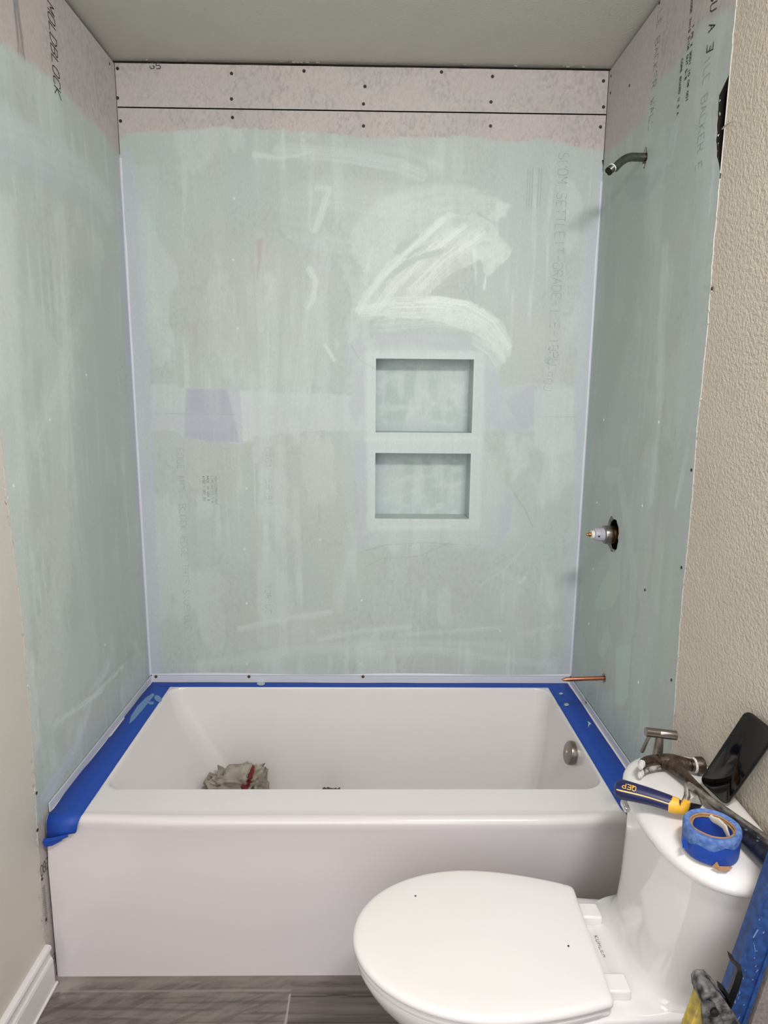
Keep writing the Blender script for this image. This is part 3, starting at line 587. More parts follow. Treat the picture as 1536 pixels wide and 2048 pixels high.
# ------------------------------------------------------------------ bathtub
tub = thing('bathtub', 'white alcove bathtub with a flat front apron, edged with blue tape', 'bathtub', (0, -.39, 0))
def tb(mb): mb.v = [(x, y+.39, z) for x, y, z in mb.v]; return mb
def rrect(x0, x1, y0, y1, r, z, n=12):
    if isinstance(r, float): r = (r,)*4
    pts = []
    for (cx_, cy_, a0, rr) in ((x1, y1, 0, r[0]), (x0, y1, 90, r[1]), (x0, y0, 180, r[2]), (x1, y0, 270, r[3])):
        ox = cx_-rr if cx_ == x1 else cx_+rr; oy = cy_-rr if cy_ == y1 else cy_+rr
        for k in range(n+1):
            q = math.radians(a0+90*k/n); pts.append(Vector((ox+math.cos(q)*rr, oy+math.sin(q)*rr, z)))
    return pts
def subdiv(pts, m_=4):
    o = []
    for a, b in zip(pts, pts[1:]+pts[:1]):
        k = m_ if (b-a).length > .08 else 1
        for i in range(k): o.append(a.lerp(b, i/k))
    return o
RZ = .44
outer = rrect(-.758, .758, -.742, -.003, .004, RZ); inner = rrect(-.674, .664, -.652, -.046, (.055, .05, .06, .06), RZ); floor_ = rrect(-.40, .60, -.56, -.125, (.07, .07, .10, .08), .06)
prof_in = [(0, 0, 1), (.010, -.0015, 1), (.02, -.006, 1), (.03, -.014, 1), (.05, -.04, 1), (.12, -.085, 1), (.30, -.17, 1), (.52, -.25, 1), (.68, -.305, 1), (.80, -.345, 1), (.90, -.367, 1), (1, -.378, 1)]
rings = [outer]
rings.append([o.lerp(i, .95) for o, i in zip(outer, inner)])
for s_, dz, _ in prof_in:
    rings.append([Vector((i.x+(f.x-i.x)*s_, i.y+(f.y-i.y)*s_, RZ+dz)) for i, f in zip(inner, floor_)])
rings.append([Vector((.1+(f.x-.1)*.6, -.34+(f.y+.34)*.6, .061)) for f in floor_]); rings.append([Vector((.1+(f.x-.1)*.05, -.34+(f.y+.34)*.05, .059)) for f in floor_])
tb(MB().loft(rings, (False, True))).build('basin', M['acrylic'], tub, 50)
# apron with rolled top edge
cols = []
for x in np.linspace(-.756, .758, 90):
    e1 = 1-sm(.05, .33, np.array([min(x+.756, .758-x)]))[0]
    yc = -.742-.010*(1-e1)-.006
    p_ = [(x, -.7419, RZ), (x, yc, RZ), (x, yc-.002, RZ+.0003)]
    for q in np.linspace(0, PI/2, 9)[1:]: p_.append((x, yc-.003-.017*math.sin(q), RZ-.016*(1-math.cos(q))))
    y_end = p_[-1][1]
    p_ += [(x, y_end+.001, RZ-.03), (x, y_end+.004, RZ-.045), (x, -.776, RZ-.12), (x, -.777, .2), (x, -.780, .0)]
    cols.append(p_)
tb(MB().loft(cols, (False, False), False)).build('apron', M['apron'], tub, 60)
mb = MB()
mb.add([(-.756,-.75,RZ-.002),(-.756,-.77,RZ-.02),(-.756,-.777,.2),(-.756,-.78,0),(-.756,-.74,0)], [(0,1,2,3,4)]); tb(mb).build('apron_end', M['apron'], tub, 0)
# tile flange
mb = MB()
for pts in ([(-.757, -.0062), (.757, -.0062)], [(-.7560, -.006), (-.7560, -.745)], [(.7560, -.006), (.7560, -.745)]):
    (xa, ya), (xb, yb) = pts
    nx, ny = (0, -.0) if ya == yb else (0, 0)
    t_ = .003
    lo = (min(xa, xb)-(t_ if xa == xb and xa < 0 else 0), min(ya, yb), RZ-.002); hi = (max(xa, xb)+(t_ if xa == xb and xa > 0 else 0), max(ya, yb)+(t_ if ya == yb else 0), RZ+.0235)
    mb.box(lo, hi)
fg = tb(mb).build('tile_flange', M['flange'], tub, 0, bevel=.001)
mb = MB()
for px in (312, 498, 726): 
    p = at(px, 1353, 'y', -.0065)
    s_ = tb(MB().lathe(p, (0,-1,0), [(0,.0055),(.0025,.005),(.0035,.003),(.002,.0018),(.002,0)], 14, (False,False))).build('flange_screw', M['bronze'], fg)
p = at(1172, 1405, 'x', .7555); tb(MB().lathe(p, (-1,0,0), [(0,.004),(.0005,.004),(.0005,0)], 12, (False,False))).build('flange_hole', M['dark'], fg)
p = at(1140, 1506, 'x', .648)
ov = tb(MB().lathe(p+Vector((.008,0,-.001)), (-1, 0, .22), [(0,.036),(.010,.036),(.0155,.0345),(.018,.030),(.0188,0)], 40, (False,False))).build('overflow_plate', M['nickel'], tub, 30)
tb(MB().lathe(p+Vector((-.0095,.0,.004)), (-1, 0, .22), [(0,.0045),(.002,.004),(.0022,0)], 14, (False,False))).build('overflow_screw', M['chrome'], ov)
tb(MB().lathe((.50, -.34, .060), (0,0,1), [(0,.03),(.003,.03),(.005,.026),(.002,.02),(.0,.0)], 30, (False,False))).build('drain', M['nickel'], tub)

# rag in the tub
def blob(o, sx, sy, sz, seed, amp=.35, n=5, fold=9):
    bm = bmesh.new(); bmesh.ops.create_icosphere(bm, subdivisions=n, radius=1)
    for v in bm.verts:
        p = v.co.copy(); q = np.array([p.x*1.7+seed]); r_ = np.array([p.y*1.7+p.z*2.1])
        f1 = 1-2*abs(vn(q*1.6, r_*1.6, seed)[0]-.5); f2 = 1-2*abs(vn(q*3.6+3, r_*3.6-p.z*2, seed+1)[0]-.5); f3 = vn(q*8, r_*8, seed+2)[0]
        d = 1+amp*(f1-.5)+amp*.55*(f2-.5)+amp*.25*(f3-.5)
        e = .55
        p = Vector([math.copysign(abs(c_)**e, c_) for c_ in p]); p = p/max(abs(p.x), abs(p.y), abs(p.z), 1e-6)*.35+p*.55
        v.co = Vector((o[0]+p.x*sx*d, o[1]+p.y*sy*d, o[2]+p.z*sz*d))
    m_ = MB(); m_.v = [tuple(v.co) for v in bm.verts]; m_.f = [tuple(v.index for v in f.verts) for f in bm.faces]; bm.free(); return m_
rm = mat('floral_rag_cloth', (178, 170, 158), .9, nscale=26, c2=(140, 132, 120), bump=.6, bscale=400, bdist=.001)
rm2 = mat('rag_red_flower', (136, 54, 50), .9, noise=.3, nscale=90); rm3 = mat('rag_green_leaf', (116, 130, 70), .9, noise=.3, nscale=90)
o = blob((0,0,0), .092, .07, .085, 5, .38, 6).build('rag', rm, None, 80); o.location = (-.414, -.215, .138)
o.data.materials.append(rm2); o.data.materials.append(rm3)
for p_ in o.data.polygons:
    q_ = p_.center; nz_ = (vn(np.array([q_.x*160]), np.array([q_.z*160]), 5)[0]-.5)*.9
    for (cx_, cz_, rx, rz, mi) in ((.040, .060, .013, .018, 1), (.064, .048, .008, .018, 2), (-.050, .048, .009, .008, 1), (.052, .078, .007, .012, 1), (.050, .044, .008, .006, 2)):
        if ((q_.x-cx_)/rx)**2+((q_.z-cz_)/rz)**2+nz_ < 1: p_.material_index = mi
tag(o, 'crumpled grey floral rag lying in the bathtub behind its front rim', 'rag')
o = blob((0,0,0), .03, .02, .026, 8, .5, 4).build('rag', mat('dark_grey_rag', (84, 80, 84), .9), None, 80); o.location = (-.098, -.20, .116)
tag(o, 'dark grey scrap barely showing above the middle of the front rim', 'rag')

# ------------------------------------------------------------------ blue tape on the tub rim
def sheet(name, rows, m_, parent=None):
    """rows of points -> thin tape with thickness"""
    o = MB().loft(rows, (False, False), False).build(name, m_, parent, 40)
    md = o.modifiers.new('thick', 'SOLIDIFY'); md.thickness = .0007; md.offset = 1
    return o
tz = RZ+.0006
def wob(t, k, s_): return s_*(vn(np.array([t*9.+k]), np.array([k*1.]), 4)[0]-.5)
o = sheet('masking_tape', [[(x, -.0105+wob(x, 1, .003), tz+.001), (x, -.026, tz), (x, -.0435+wob(x, 2, .0015), tz)] for x in np.linspace(-.752, .748, 80)], M['tape'])
tag(o, 'strip of blue masking tape along the back rim of the bathtub', 'tape', 'blue tape strips on the tub rim')
def drip(parent, pts, m_):
    MB().add([Vector(p) for p in pts], [tuple(range(len(pts)))]).build('membrane_drip', m_, parent, 0)
def ell(px, py, rx, ry, z, n_=14, sk=0): 
    return [at(px+rx*math.cos(q)+sk*math.sin(q), py+ry*math.sin(q), 'z', z) for q in [2*PI*k/n_ for k in range(n_)]]
drip(o, ell(522, 1367, 8, 4, tz+.0022), M['smear2'])
rows = []
for t in np.linspace(0, 1, 60):
    y = -.040-t*(.735-.040)
    xo = -.7535+wob(t, 5, .004)+(.004 if .33 < t < .5 else 0); xi = -.678+.006*t
    rows.append([(xo, y, tz+.001), ((xo+xi)/2, y, tz), (xi, y, tz)])
for k, (yy, zz_) in enumerate(((-.752, RZ+.0008), (-.762, RZ-.001), (-.7715, RZ-.008), (-.7755, RZ-.018), (-.7775, RZ-.030))):
    rows.append([(-.7545+.001*k, yy, zz_+.001), (-.712, yy-.0006, zz_+.0003), (-.671-.002*k, yy-.0006, zz_)])
rows.append([(-.752, -.7795, RZ-.050), (-.715, -.7800, RZ-.040), (-.681, -.7785, RZ-.034)])
o = sheet('masking_tape', rows, M['tape'])
tag(o, 'wide blue masking tape on the left rim, its end folded down over the apron', 'tape', 'blue tape strips on the tub rim')
mb = MB().loft([[(-.757, -.781, RZ-.046), (-.757, -.789, RZ-.050), (-.755, -.786, RZ-.066)], [(-.742, -.782, RZ-.045), (-.741, -.7905, RZ-.050), (-.738, -.783, RZ-.062)], [(-.722, -.782, RZ-.040), (-.722, -.789, RZ-.044), (-.720, -.782, RZ-.052)], [(-.700, -.7805, RZ-.036), (-.698, -.784, RZ-.038), (-.698, -.781, RZ-.042)]], (True, True))
mb.build('folded_corner', M['tape'], o, 60)
MB().loft([[(-.7555, -.7880, RZ-.052), (-.7545, -.7875, RZ-.066)], [(-.738, -.7895, RZ-.0515), (-.736, -.786, RZ-.063)], [(-.712, -.7865, RZ-.042), (-.711, -.785, RZ-.049)]], (False, False), False).build('folded_corner_face', M['tape'], o, 60)
drip(o, [at(a, b, 'z', tz+.0016) for a, b in ((306,1386),(309,1390),(285,1420),(268,1440),(258,1448),(262,1432),(275,1412),(292,1395))], M['smear'])
drip(o, ell(316, 1397, 7, 7, tz+.0016, 12, 3), M['smear']); drip(o, ell(302, 1406, 6, 3, tz+.0016), M['smear'])
rows = []
for t in np.linspace(0, 1, 60):
    y = -.012-t*(.735-.012); xi = .668+.002*t; xo = .7485+wob(t, 8, .003)
    rows.append([(xi, y, tz), (.705, y, tz), (.7055, y, tz+.0008), (xo, y, tz+.0008)])
for yy, zz_ in ((-.752, RZ+.0004), (-.765, RZ-.003), (-.773, RZ-.010), (-.7765, RZ-.022)): rows.append([(.676, yy, zz_+.0006), (.705, yy, zz_+.0006), (.7055, yy, zz_+.001), (.750, yy, zz_+.001)])
o = sheet('masking_tape', rows, M['tape'])
tag(o, 'blue masking tape on the right rim, under the copper pipe and beside the toilet tank', 'tape', 'blue tape strips on the tub rim')
drip(o, ell(1133, 1409, 5, 3, tz+.0022), M['smear2']); drip(o, [at(a, b, 'z', tz+.0022) for a, b in ((1175,1442),(1183,1447),(1179,1450),(1176,1455),(1177,1448))], M['smear2']); drip(o, ell(1122, 1387, 4, 2, tz+.0022), M['smear2'])

# ------------------------------------------------------------------ plumbing on the right wall
sa = thing('shower_pipe', 'bare grey metal shower arm bent down, high on the right wall', 'pipe', (.764, -.34, 2.097))
P0 = Vector((.764, -.34, 2.097))
tip = at(1216, 344, 'y', -.372); b0 = Vector((.728, -.345, 2.096))
pts = [Vector((.80, -.34, 2.097)), Vector((.764, -.34, 2.097)), Vector((.745, -.342, 2.0968))]
for k in range(9):
    q = k/8; a = b0.lerp(Vector((.703, -.350, 2.095)), q); b = Vector((.703, -.350, 2.095)).lerp(tip+(b0-tip)*.28, q); pts.append(a.lerp(b, q))
pts.append(tip+(Vector((.703,-.35,2.095))-tip)*.26)
ptl = [p-P0 for p in pts]; MB().tube(ptl, .0108, 24).build('pipe', M['steel'], sa)
d_ = (tip-pts[-1]).normalized(); s0 = pts[-1]-P0
MB().tube([s0-d_*.001, s0+d_*.002], [.0118, .0118], 24).build('thread_tape_ring', M['teflon'], sa)
tt = [s0+d_*(.002+.0011*k) for k in range(14)]; MB().tube(tt, [.0102+.0005*(k % 2) for k in range(14)], 24, (True, False)).build('threaded_end', M['steel'], sa)
MB().lathe(tt[-1]-d_*.0005, d_, [(0, .0085), (.0002, 0)], 20, (False, False)).build('bore', M['dark'], sa)
vv = thing('shower_valve', 'exposed brass and grey plastic shower valve stem sticking out of a hole', 'valve', (.764, -.302, 1.056))
ax = (-1, -.02, 0)
MB().lathe((.05, 0, 0), ax, [(0, .026), (.062, .026), (.063, .024)], 32).build('brass_body', M['brass'], vv)
MB().lathe((-.006, 0, 0), ax, [(0, .0272), (.003, .028), (.020, .028), (.023, .0268), (.0245, .021)], 32).build('retaining_ring', M['nickel'], vv)
gc = MB().lathe((-.025, 0, 0), ax, [(0, .0205), (.018, .0203), (.0185, .0195), (.030, .0192), (.033, .0175), (.034, .013)], 32).build('cartridge', M['greyp'], vv)
MB().box((-.052, -.0198, -.004), (-.046, -.017, .0015)).build('cartridge_slot', M['dark'], gc, 0)
MB().lathe((-.058, 0, 0), ax, [(0, .0125), (.006, .0125), (.009, .011), (.0095, .006)], 24).build('nylon_collar', M['whitep'], vv)
MB().lathe((-.066, 0, 0), ax, [(0, .006), (.004, .0055), (.0045, .0065), (.008, .006), (.0095, .0045), (.015, .0035), (.016, 0)], 18).build('stem', M['brass'], vv)
cp = thing('copper_pipe', 'short copper pipe stub pointing out above the right tub rim', 'pipe', (.764, -.318, .602))
MB().tube([(.05,0,0), (0,0,0), (-.06,0,-.002), (-.118,0,-.0045), (-.128,0,-.005), (-.134,0,-.0052)], [.0068,.0068,.0067,.0066,.0048,.0018], 20).build('pipe', M['copper'], cp)

# bidet sprayer behind the tank
bs = thing('bidet_sprayer', 'brushed steel handheld bidet sprayer rising behind the toilet tank', 'sprayer', (.70, -.872, 0))
A = Vector((-.047, 0, .7265)); B = Vector((.0215, -.004, .7195)); d_ = (B-A).normalized()
MB().lathe(A, d_, [(0, .0085), (.0015, .0102), (.030, .0104), (.0305, .0098), (.0315, .0104), (.066, .0106), (.0685, .0106), (.0685, .0088), (.062, .0085), (.062, 0)], 28, (True, False)).build('spray_head', M['nickel'], bs)
MB().lathe(B-d_*.003, d_, [(0, .0084), (.0002, 0)], 24, (False, False)).build('spray_outlet', M['dark'], bs)
MB().tube([(-.014, 0, .718), (-.0145, 0, .69), (-.015, 0, .655), (-.015, 0, .60)], [.0085, .0105, .0115, .0115], 22).build('handle', M['nickel'], bs)
MB().loft([[(x+dx, y, z) for dx, y in ((-w_/2, -.004), (w_/2, -.004), (w_/2, .004), (-w_/2, .004))] for x, z, w_ in ((-.036, .717, .006), (-.040, .709, .005), (-.046, .692, .006), (-.050, .680, .007), (-.052, .676, .005))]).build('trigger_lever', M['nickel'], bs, bevel=.001)
MB().tube([(-.015,0,.60), (-.014,0,.50), (-.005,-.01,.38), (.02,-.005,.26), (.045,0,.20)], .0065, 14).build('hose', M['nickel'], bs)
MB().box((-.03, -.012, .612), (.063, .012, .630)).build('wall_holder', M['nickel'], bs, bevel=.002)

# ------------------------------------------------------------------ toilet
TO = Vector((.755, -1.118, 0)); TR = PI-math.radians(2)
toi = thing('toilet', 'white one-piece toilet with closed lid facing left, tools lying on its tank', 'toilet', TO, TR)
def ringf(z, xb, xf, cxx, hw, eb=4., ef=2., n=64, zf=None):
    r = []
    for k in range(n):
        q = 2*PI*k/n; c_, s_ = math.cos(q), math.sin(q); e = ef if c_ >= 0 else eb
        x = cxx+(xf-cxx if c_ >= 0 else cxx-xb)*math.copysign(abs(c_)**(2/e), c_); y = hw*math.copysign(abs(s_)**(2/e), s_)
        r.append(Vector((x, y, z)))
    return r
bowl = [ringf(0, .10, .56, .36, .112, 4, 2.4), ringf(.012, .10, .565, .36, .114, 4, 2.4), ringf(.10, .10, .56, .36, .104, 4, 2.4), ringf(.17, .09, .575, .38, .112, 4, 2.3), ringf(.24, .07, .63, .42, .135, 4, 2.2), ringf(.30, .05, .69, .44, .158, 4, 2.1), ringf(.345, .03, .728, .46, .172, 4.5, 2.05), ringf(.372, .02, .742, .47, .178, 5, 2.02), ringf(.382, .02, .742, .47, .178, 5, 2.02), ringf(.3865, .024, .738, .47, .174, 5, 2.02), ringf(.388, .05, .70, .47, .15, 5, 2.02)]
# waist: the deck behind the seat is narrower than the bowl
for r in bowl:
    for v in r:
        t = sm(.40, .27, np.array([v.x]))[0]; v.y *= 1-.20*t*min(1, v.z/.2)
MB().loft(bowl).build('bowl', M['china'], toi, 50)
def tank_ring(z, xf, hw, xb=.012, e=2.6, cx_=.09):
    r = ringf(z, xb, xf, cx_, hw-.008, 6, e)
    for v in r: v.y -= .014
    return r
tank = [tank_ring(.375, .275, .150, e=3.4), tank_ring(.388, .262, .150, e=3.4), tank_ring(.391, .236, .148, e=3.4), tank_ring(.400, .220, .146, e=3.3), tank_ring(.425, .208, .148, e=3.2), tank_ring(.48, .202, .158, e=3.0), tank_ring(.56, .198, .174, e=2.7), tank_ring(.62, .197, .185, e=2.5), tank_ring(.664, .197, .190, e=2.4), tank_ring(.668, .190, .184, e=2.4)]
MB().loft(tank).build('tank', M['china'], toi, 50)
lid = [tank_ring(.664, .192, .186, .004, 2.35), tank_ring(.6655, .2005, .196, .002, 2.35), tank_ring(.669, .2085, .204, .0, 2.35), tank_ring(.674, .2115, .207, -.001, 2.35), tank_ring(.681, .2115, .207, -.001, 2.35), tank_ring(.687, .2085, .204, 0, 2.35), tank_ring(.6925, .200, .197, .003, 2.35), tank_ring(.6965, .188, .187, .008, 2.35), tank_ring(.6995, .165, .165, .018, 2.35), tank_ring(.7005, .13, .10, .05, 2.3)]
MB().loft(lid).build('tank_lid', M['china'], toi, 60)
def egg(z, g=0., zf=0):
    """seat outline grown by g"""
    r = []; xh, xc, xt, hw, hh = .281, .50, .749, .178, .141
    n = 48
    for k in range(n+1):
        q = -PI/2+PI*k/n; r.append(Vector((xc+(xt-xc+g)*math.cos(q), (hw+g)*math.sin(q), z)))
    side = []
    for k in range(1, 13):
        u = k/13; x = xc+(xh+.012-xc)*u; side.append((x, hw-(hw-hh)*u**1.8+g))
    for x, y in side: r.append(Vector((x, y, z)))
    for k in range(6):
        q = math.radians(90*k/5); r.append(Vector((xh-g+.014-.014*math.sin(q), hh+g-.014+.014*math.cos(q), z)))
    rr = [Vector((v.x, -v.y, v.z)) for v in reversed(r[n+1:])]
    return r+rr
MB().loft([egg(.3885, -.012), egg(.390, -.004), egg(.394, -.001), egg(.400, -.002), egg(.403, -.008)]).build('seat', M['seat'], toi, 50)
def dome(r, h):
    for v in r: v.z += 0
    return r
lidr = [egg(.4045, -.010), egg(.4055, -.002), egg(.409, .001), egg(.414, .001), egg(.4185, -.001), egg(.4215, -.005), egg(.4232, -.012)]
for k, s_ in enumerate((.8, .5, .2)):
    base = egg(.4232, -.012); cx_ = .50; lidr.append([Vector((cx_+(v.x-cx_)*s_, v.y*s_, .4232+.0045*(1-s_))) for v in base])
sl = MB().loft(lidr).build('seat_lid', M['seat'], toi, 60)
for sy in (-1, 1):
    MB().box((.238, sy*.085-.020, .386), (.286, sy*.085+.020, .407)).build('hinge_cap', M['seat'], toi, 30, bevel=.004)
for (px, py) in ((831, 1792), (1137, 1892)):
    p = toi.matrix_basis.inverted() @ at(px, py, 'z', .425); p.z = .4252
    MB().lathe(p, (0,0,1), [(0,.0022),(.0008,.0015),(.001,0)], 8, (False,False)).build('dirt_speck', M['drain'], sl)
p = toi.matrix_basis.inverted() @ at(1200, 1893, 'z', .389)
lettering(MB(), 'KOHLER', (p.x+.004, p.y-.026, .3887), (-.06, 1, 0), (-1, -.06, 0), .0075, .75, .45, .14).build('logo_lettering', M['greybar'], toi, 0)
fv = MB().lathe((.186, -.080, .652), (1, -.3, 0), [(0, .008), (.008, .008), (.012, .006), (.020, .005)], 18).build('flush_lever', M['chrome'], toi)
MB().box((.200, -.094, .645), (.211, -.066, .658)).build('lever_paddle', M['chrome'], fv, 30, bevel=.003)

# ------------------------------------------------------------------ things on the tank
ZL = .7005
# tape roll
tc_ = Vector((.622, -1.222, ZL))
tr = thing('tape_roll', 'torn roll of blue masking tape standing on the toilet tank lid', 'tape', tc_)
def lump(r, z, k, a=.02, n=48): return [Vector((r*(1+a*math.sin(2*q+k)+a*.6*math.sin(5*q+k*2))*math.cos(q), r*(1+a*math.sin(2*q+k))*math.sin(q), z)) for q in [2*PI*j/n for j in range(n)]]
_lump = lump
def lump(r, *a, **k): return _lump(r*.95, *a, **k)
MB().loft([lump(.0455, .0005, 1), lump(.0470, .004, 1), lump(.0475, .028, 1), lump(.0472, .0345, 1)], (False, False)).build('outer_wrap', M['tape'], tr)
MB().loft([[p+Vector((0,0,.006*math.sin(math.atan2(p.y,p.x)*1+2.2)+.003*math.sin(math.atan2(p.y,p.x)*7))) for p in lump(.0478, .029, 1)], lump(.0482, .040, 1), lump(.0475, .046, 1), lump(.0458, .0485, 1), lump(.040, .0480, 1.2), lump(.037, .0465, 1.3)], (False, False)).build('torn_layers', M['tape_side'], tr, 60)
MB().loft([lump(.0375, .002, 1.3), lump(.0375, .0455, 1.3), lump(.0365, .0465, 1.3), lump(.0345, .0455, 1.5, .03), lump(.0345, .002, 1.5, .03)], (False, False)).build('cardboard_core', M['card'], tr)
MB().loft([lump(.0332, .002, 2.3, .06), lump(.0332, .0440, 2.3, .06), lump(.0315, .0450, 2.3, .06), lump(.0302, .0430, 2.3, .06)], (False, False)).build('inner_ply', M['card'], tr)
MB().loft([lump(.0300, .001, 2.3, .07), lump(.0300, .0415, 2.3, .07)], (False, False)).build('inner_lining', M['tape'], tr)
MB().tube([(.010, .028, .044), (.014, .022, .041), (.018, .014, .043), (.024, .004, .040), (.026, -.006, .030)], [(.004,.003),(.006,.003),(.007,.003),(.006,.003),(.004,.002)], 8).build('peeled_paper', M['paper'], tr)
MB().add([(-.020,-.044,.002),(-.014,-.0475,.0145),(-.010,-.049,.007),(.010,-.049,.0065),(.014,-.047,.0025),(.0,-.054,.0008),(-.012,-.052,.0008)], [(0,1,2,6),(2,3,4,5,6)]).build('torn_cardboard_flap', M['card'], tr)
MB().add([(-.046,-.012,.010),(-.055,-.014,.014),(-.052,-.006,.024),(-.046,-.002,.026)], [(0,1,2,3)]).build('tape_tail', M['tape'], tr)

# phone leaning on the wall
pA = at(1396, 1578, 'z', ZL+.006); pB = at(1450, 1609, 'z', ZL+.004); pC = at(1489, 1438, 'x', .728)
ey = (pC-pA); lph = ey.length; ey.normalize(); ex = (pB-pA); ex = ex-ey*ex.dot(ey); wph = .062; ex.normalize(); ez = ex.cross(ey)
if ez.x > 0: ez = -ez
pA = pA+Vector((0, 0, max(0, ZL+.002-(pA+ex*wph).z)))
phm = Matrix(((ex.x, ey.x, ez.x, pA.x), (ex.y, ey.y, ez.y, pA.y), (ex.z, ey.z, ez.z, pA.z), (0,0,0,1)))
ph = thing('phone', 'black smartphone leaning on the beige wall behind the hammer', 'phone', pA)
def phr(z, g, r=.012):
    return [phm.to_3x3() @ Vector((p.x, p.y, z)) for p in rrect(-g, wph+g, -g, lph+g, r, 0, 6)]
MB().loft([phr(-.0085, -.002), phr(-.0078, -.0005), phr(-.006, 0), phr(-.002, 0), phr(-.0004, -.0006), phr(0, -.0018)]).build('case', M['edgeb'], ph, 40)
MB().loft([phr(.0001, -.003, .010), phr(.0004, -.0033, .010)]).build('screen', M['glass'], ph, 40)

# claw hammer
hz = ZL+.0185
hm = thing('hammer', 'plaster-smeared claw hammer lying on the tank lid by the phone', 'hammer', (.668, -1.0, ZL))
O = Vector((.668, -1.0, ZL))
eye = Vector((.664, -.990, hz)); face = Vector((.722, -.996, hz+.001))
MB().tube([face-O+Vector((-.026,.0,0)), face-O+Vector((-.019,.0,0)), face-O+Vector((-.013,0,0)), face-O+Vector((-.002,0,0)), face-O+Vector((0,0,0))], [.0118, .0135, .0172, .0172, .0155], 22).build('striking_face', M['iron'], hm)
MB().tube([face-O+Vector((-.021,.0,0)), face-O+Vector((-.017,.0,0))], [.0140, .0155], 22).build('plaster_collar', M['white_plaster'], hm)
MB().tube([Vector((.706,-.994,hz))-O, Vector((.694,-.991,hz))-O, Vector((.680,-.987,hz))-O, Vector((.664,-.984,hz))-O, Vector((.648,-.981,hz))-O, Vector((.634,-.983,hz))-O], [.0115, (.0125,.0125), (.0148,.0148), (.0172,.0175), (.0168,.0155), (.0165,.0140)], 22, up=(0,0,1)).build('head', M['iron'], hm)
for k, dz in ((0, .0086), (1, -.0082)):
    pr = [(.640,-.982), (.626,-.984), (.612,-.989), (.600,-.996), (.590,-1.006), (.583,-1.017)]
    cl = [Vector((x, y, hz+dz*(.75+.45*i/5)))-O for i, (x, y) in enumerate(pr)]
    MB().tube(cl, [(.0072,.0130), (.0074,.0130), (.0076,.0120), (.0074,.0100), (.0068,.0075), (.0055,.004)], 16, up=(0,0,1)).build('claw', M['irond' if k else 'iron'], hm)
    MB().tube([cl[4]+Vector((.002,.003,0)), cl[5]+Vector((.0004,.0004,0)), cl[5]+Vector((-.0012,-.002,0))], [(.0076,.0080), (.0064,.0052), (.003,.002)], 14, up=(0,0,1)).build('plaster_tip', M['white_plaster'], hm)
MB().tube([Vector((.662,-.990,hz))-O, Vector((.664,-1.010,hz))-O, Vector((.668,-1.035,hz))-O, Vector((.673,-1.065,hz))-O, Vector((.678,-1.12,hz))-O, Vector((.684,-1.165,hz))-O], [(.016,.017), (.013,.013), (.0095,.0105), (.0075,.0085), (.0065,.008), (.0065,.008)], 20, up=(0,0,1)).build('shank', M['iron'], hm)
hg = MB().tube([Vector((x, y, hz))-O for x, y in ((.684,-1.160),(.685,-1.170),(.690,-1.215),(.695,-1.26),(.700,-1.30),(.704,-1.325),(.705,-1.332))], [(.010,.012), (.0125,.0165), (.0125,.0165), (.0132,.018), (.0138,.019), (.0135,.018), (.008,.012)], 24, up=(0,0,1)).build('grip', M['navyd'], hm)
mb = MB(); rnd = random.Random(2)
for i in range(4):
    for j in range(2):
        p = Vector((.686+i*.0042+j*.006-.004, -1.185-i*.028+j*.008, hz+.0125))-O; mb.lathe(p, (0,0,1), [(0,.0026),(.0006,.002),(.0007,0)], 8, (False,False))
mb.build('grip_dimples', M['scuff'], hg)

# trowel
tw = thing('trowel', 'navy and yellow handled trowel with a grouty steel blade, lying across the hammer', 'trowel', (.56, -1.12, ZL))
O = Vector((.56, -1.12, ZL))
ha = at(1230, 1576, 'z', .7255); hb = at(1362, 1614, 'z', .7255)
d_ = (hb-ha).normalized(); hl = (hb-ha).length; up_ = Vector((0,0,1))
hpts = [ha+d_*hl*t+up_*(.003*math.sin(PI*t)) for t in (0, .03, .12, .3, .55, .8, .95, 1.02)]
MB().tube([p-O for p in hpts], [(.008,.011), (.0150,.0160), (.0180,.0195), (.0165,.0185), (.0150,.0165), (.0140,.0150), (.0125,.0130), (.009,.010)], 24, up=(0,0,1)).build('handle', M['navy'], tw)
side = Vector((d_.y, -d_.x, 0)); 
if side.y > 0: side = -side
vw = (Vector(CAM)-(ha+hb)/2).normalized(); sd_ = (side*.86+up_*.50).normalized()
def onh(t, ang, r): 
    c_ = ha+d_*hl*t+up_*(.003*math.sin(PI*t)); n_ = side*math.cos(ang)+up_*math.sin(ang); return c_+n_*r-O
rs = lambda t: np.interp(t, (0, .03, .12, .3, .55, .8, .95, 1.02), (.0105, .0158, .0190, .0178, .0160, .0147, .0130, .0100))
MB().loft([[onh(t, .34, rs(t)+.0004), onh(t, .41, rs(t)+.0008), onh(t, .48, rs(t)+.0004)] for t in np.linspace(.02, .98, 30)], (False, False), False).build('cream_stripe', M['stripe'], tw)
MB().tube([hb-d_*.020-O, hb-d_*.012-O, hb-d_*.004-O, hb+d_*.004-O, hb+d_*.007+up_*.008-O, hb+d_*.009+up_*.016-O], [(.0148,.0155), (.0146,.0152), (.0135,.0140), (.0120,.0120), (.008,.009), (.006,.007)], 20, up=(0,0,1)).build('yellow_ferrule', M['yellow'], tw)
p = onh(.33, .62, .0186)+O; u_ = (up_*math.cos(.80)-side*math.sin(.80)).normalized()
lettering(MB(), 'QEP', p+u_*.0085+(side*math.cos(.9)+up_*math.sin(.9))*.0022-O, -d_, -u_, .0085, .72, .32, .15).build('handle_lettering', M['yellow'], tw, 0)
sh0 = hb+d_*.004+up_*.006; sh1 = at(1374, 1572, 'z', .760)
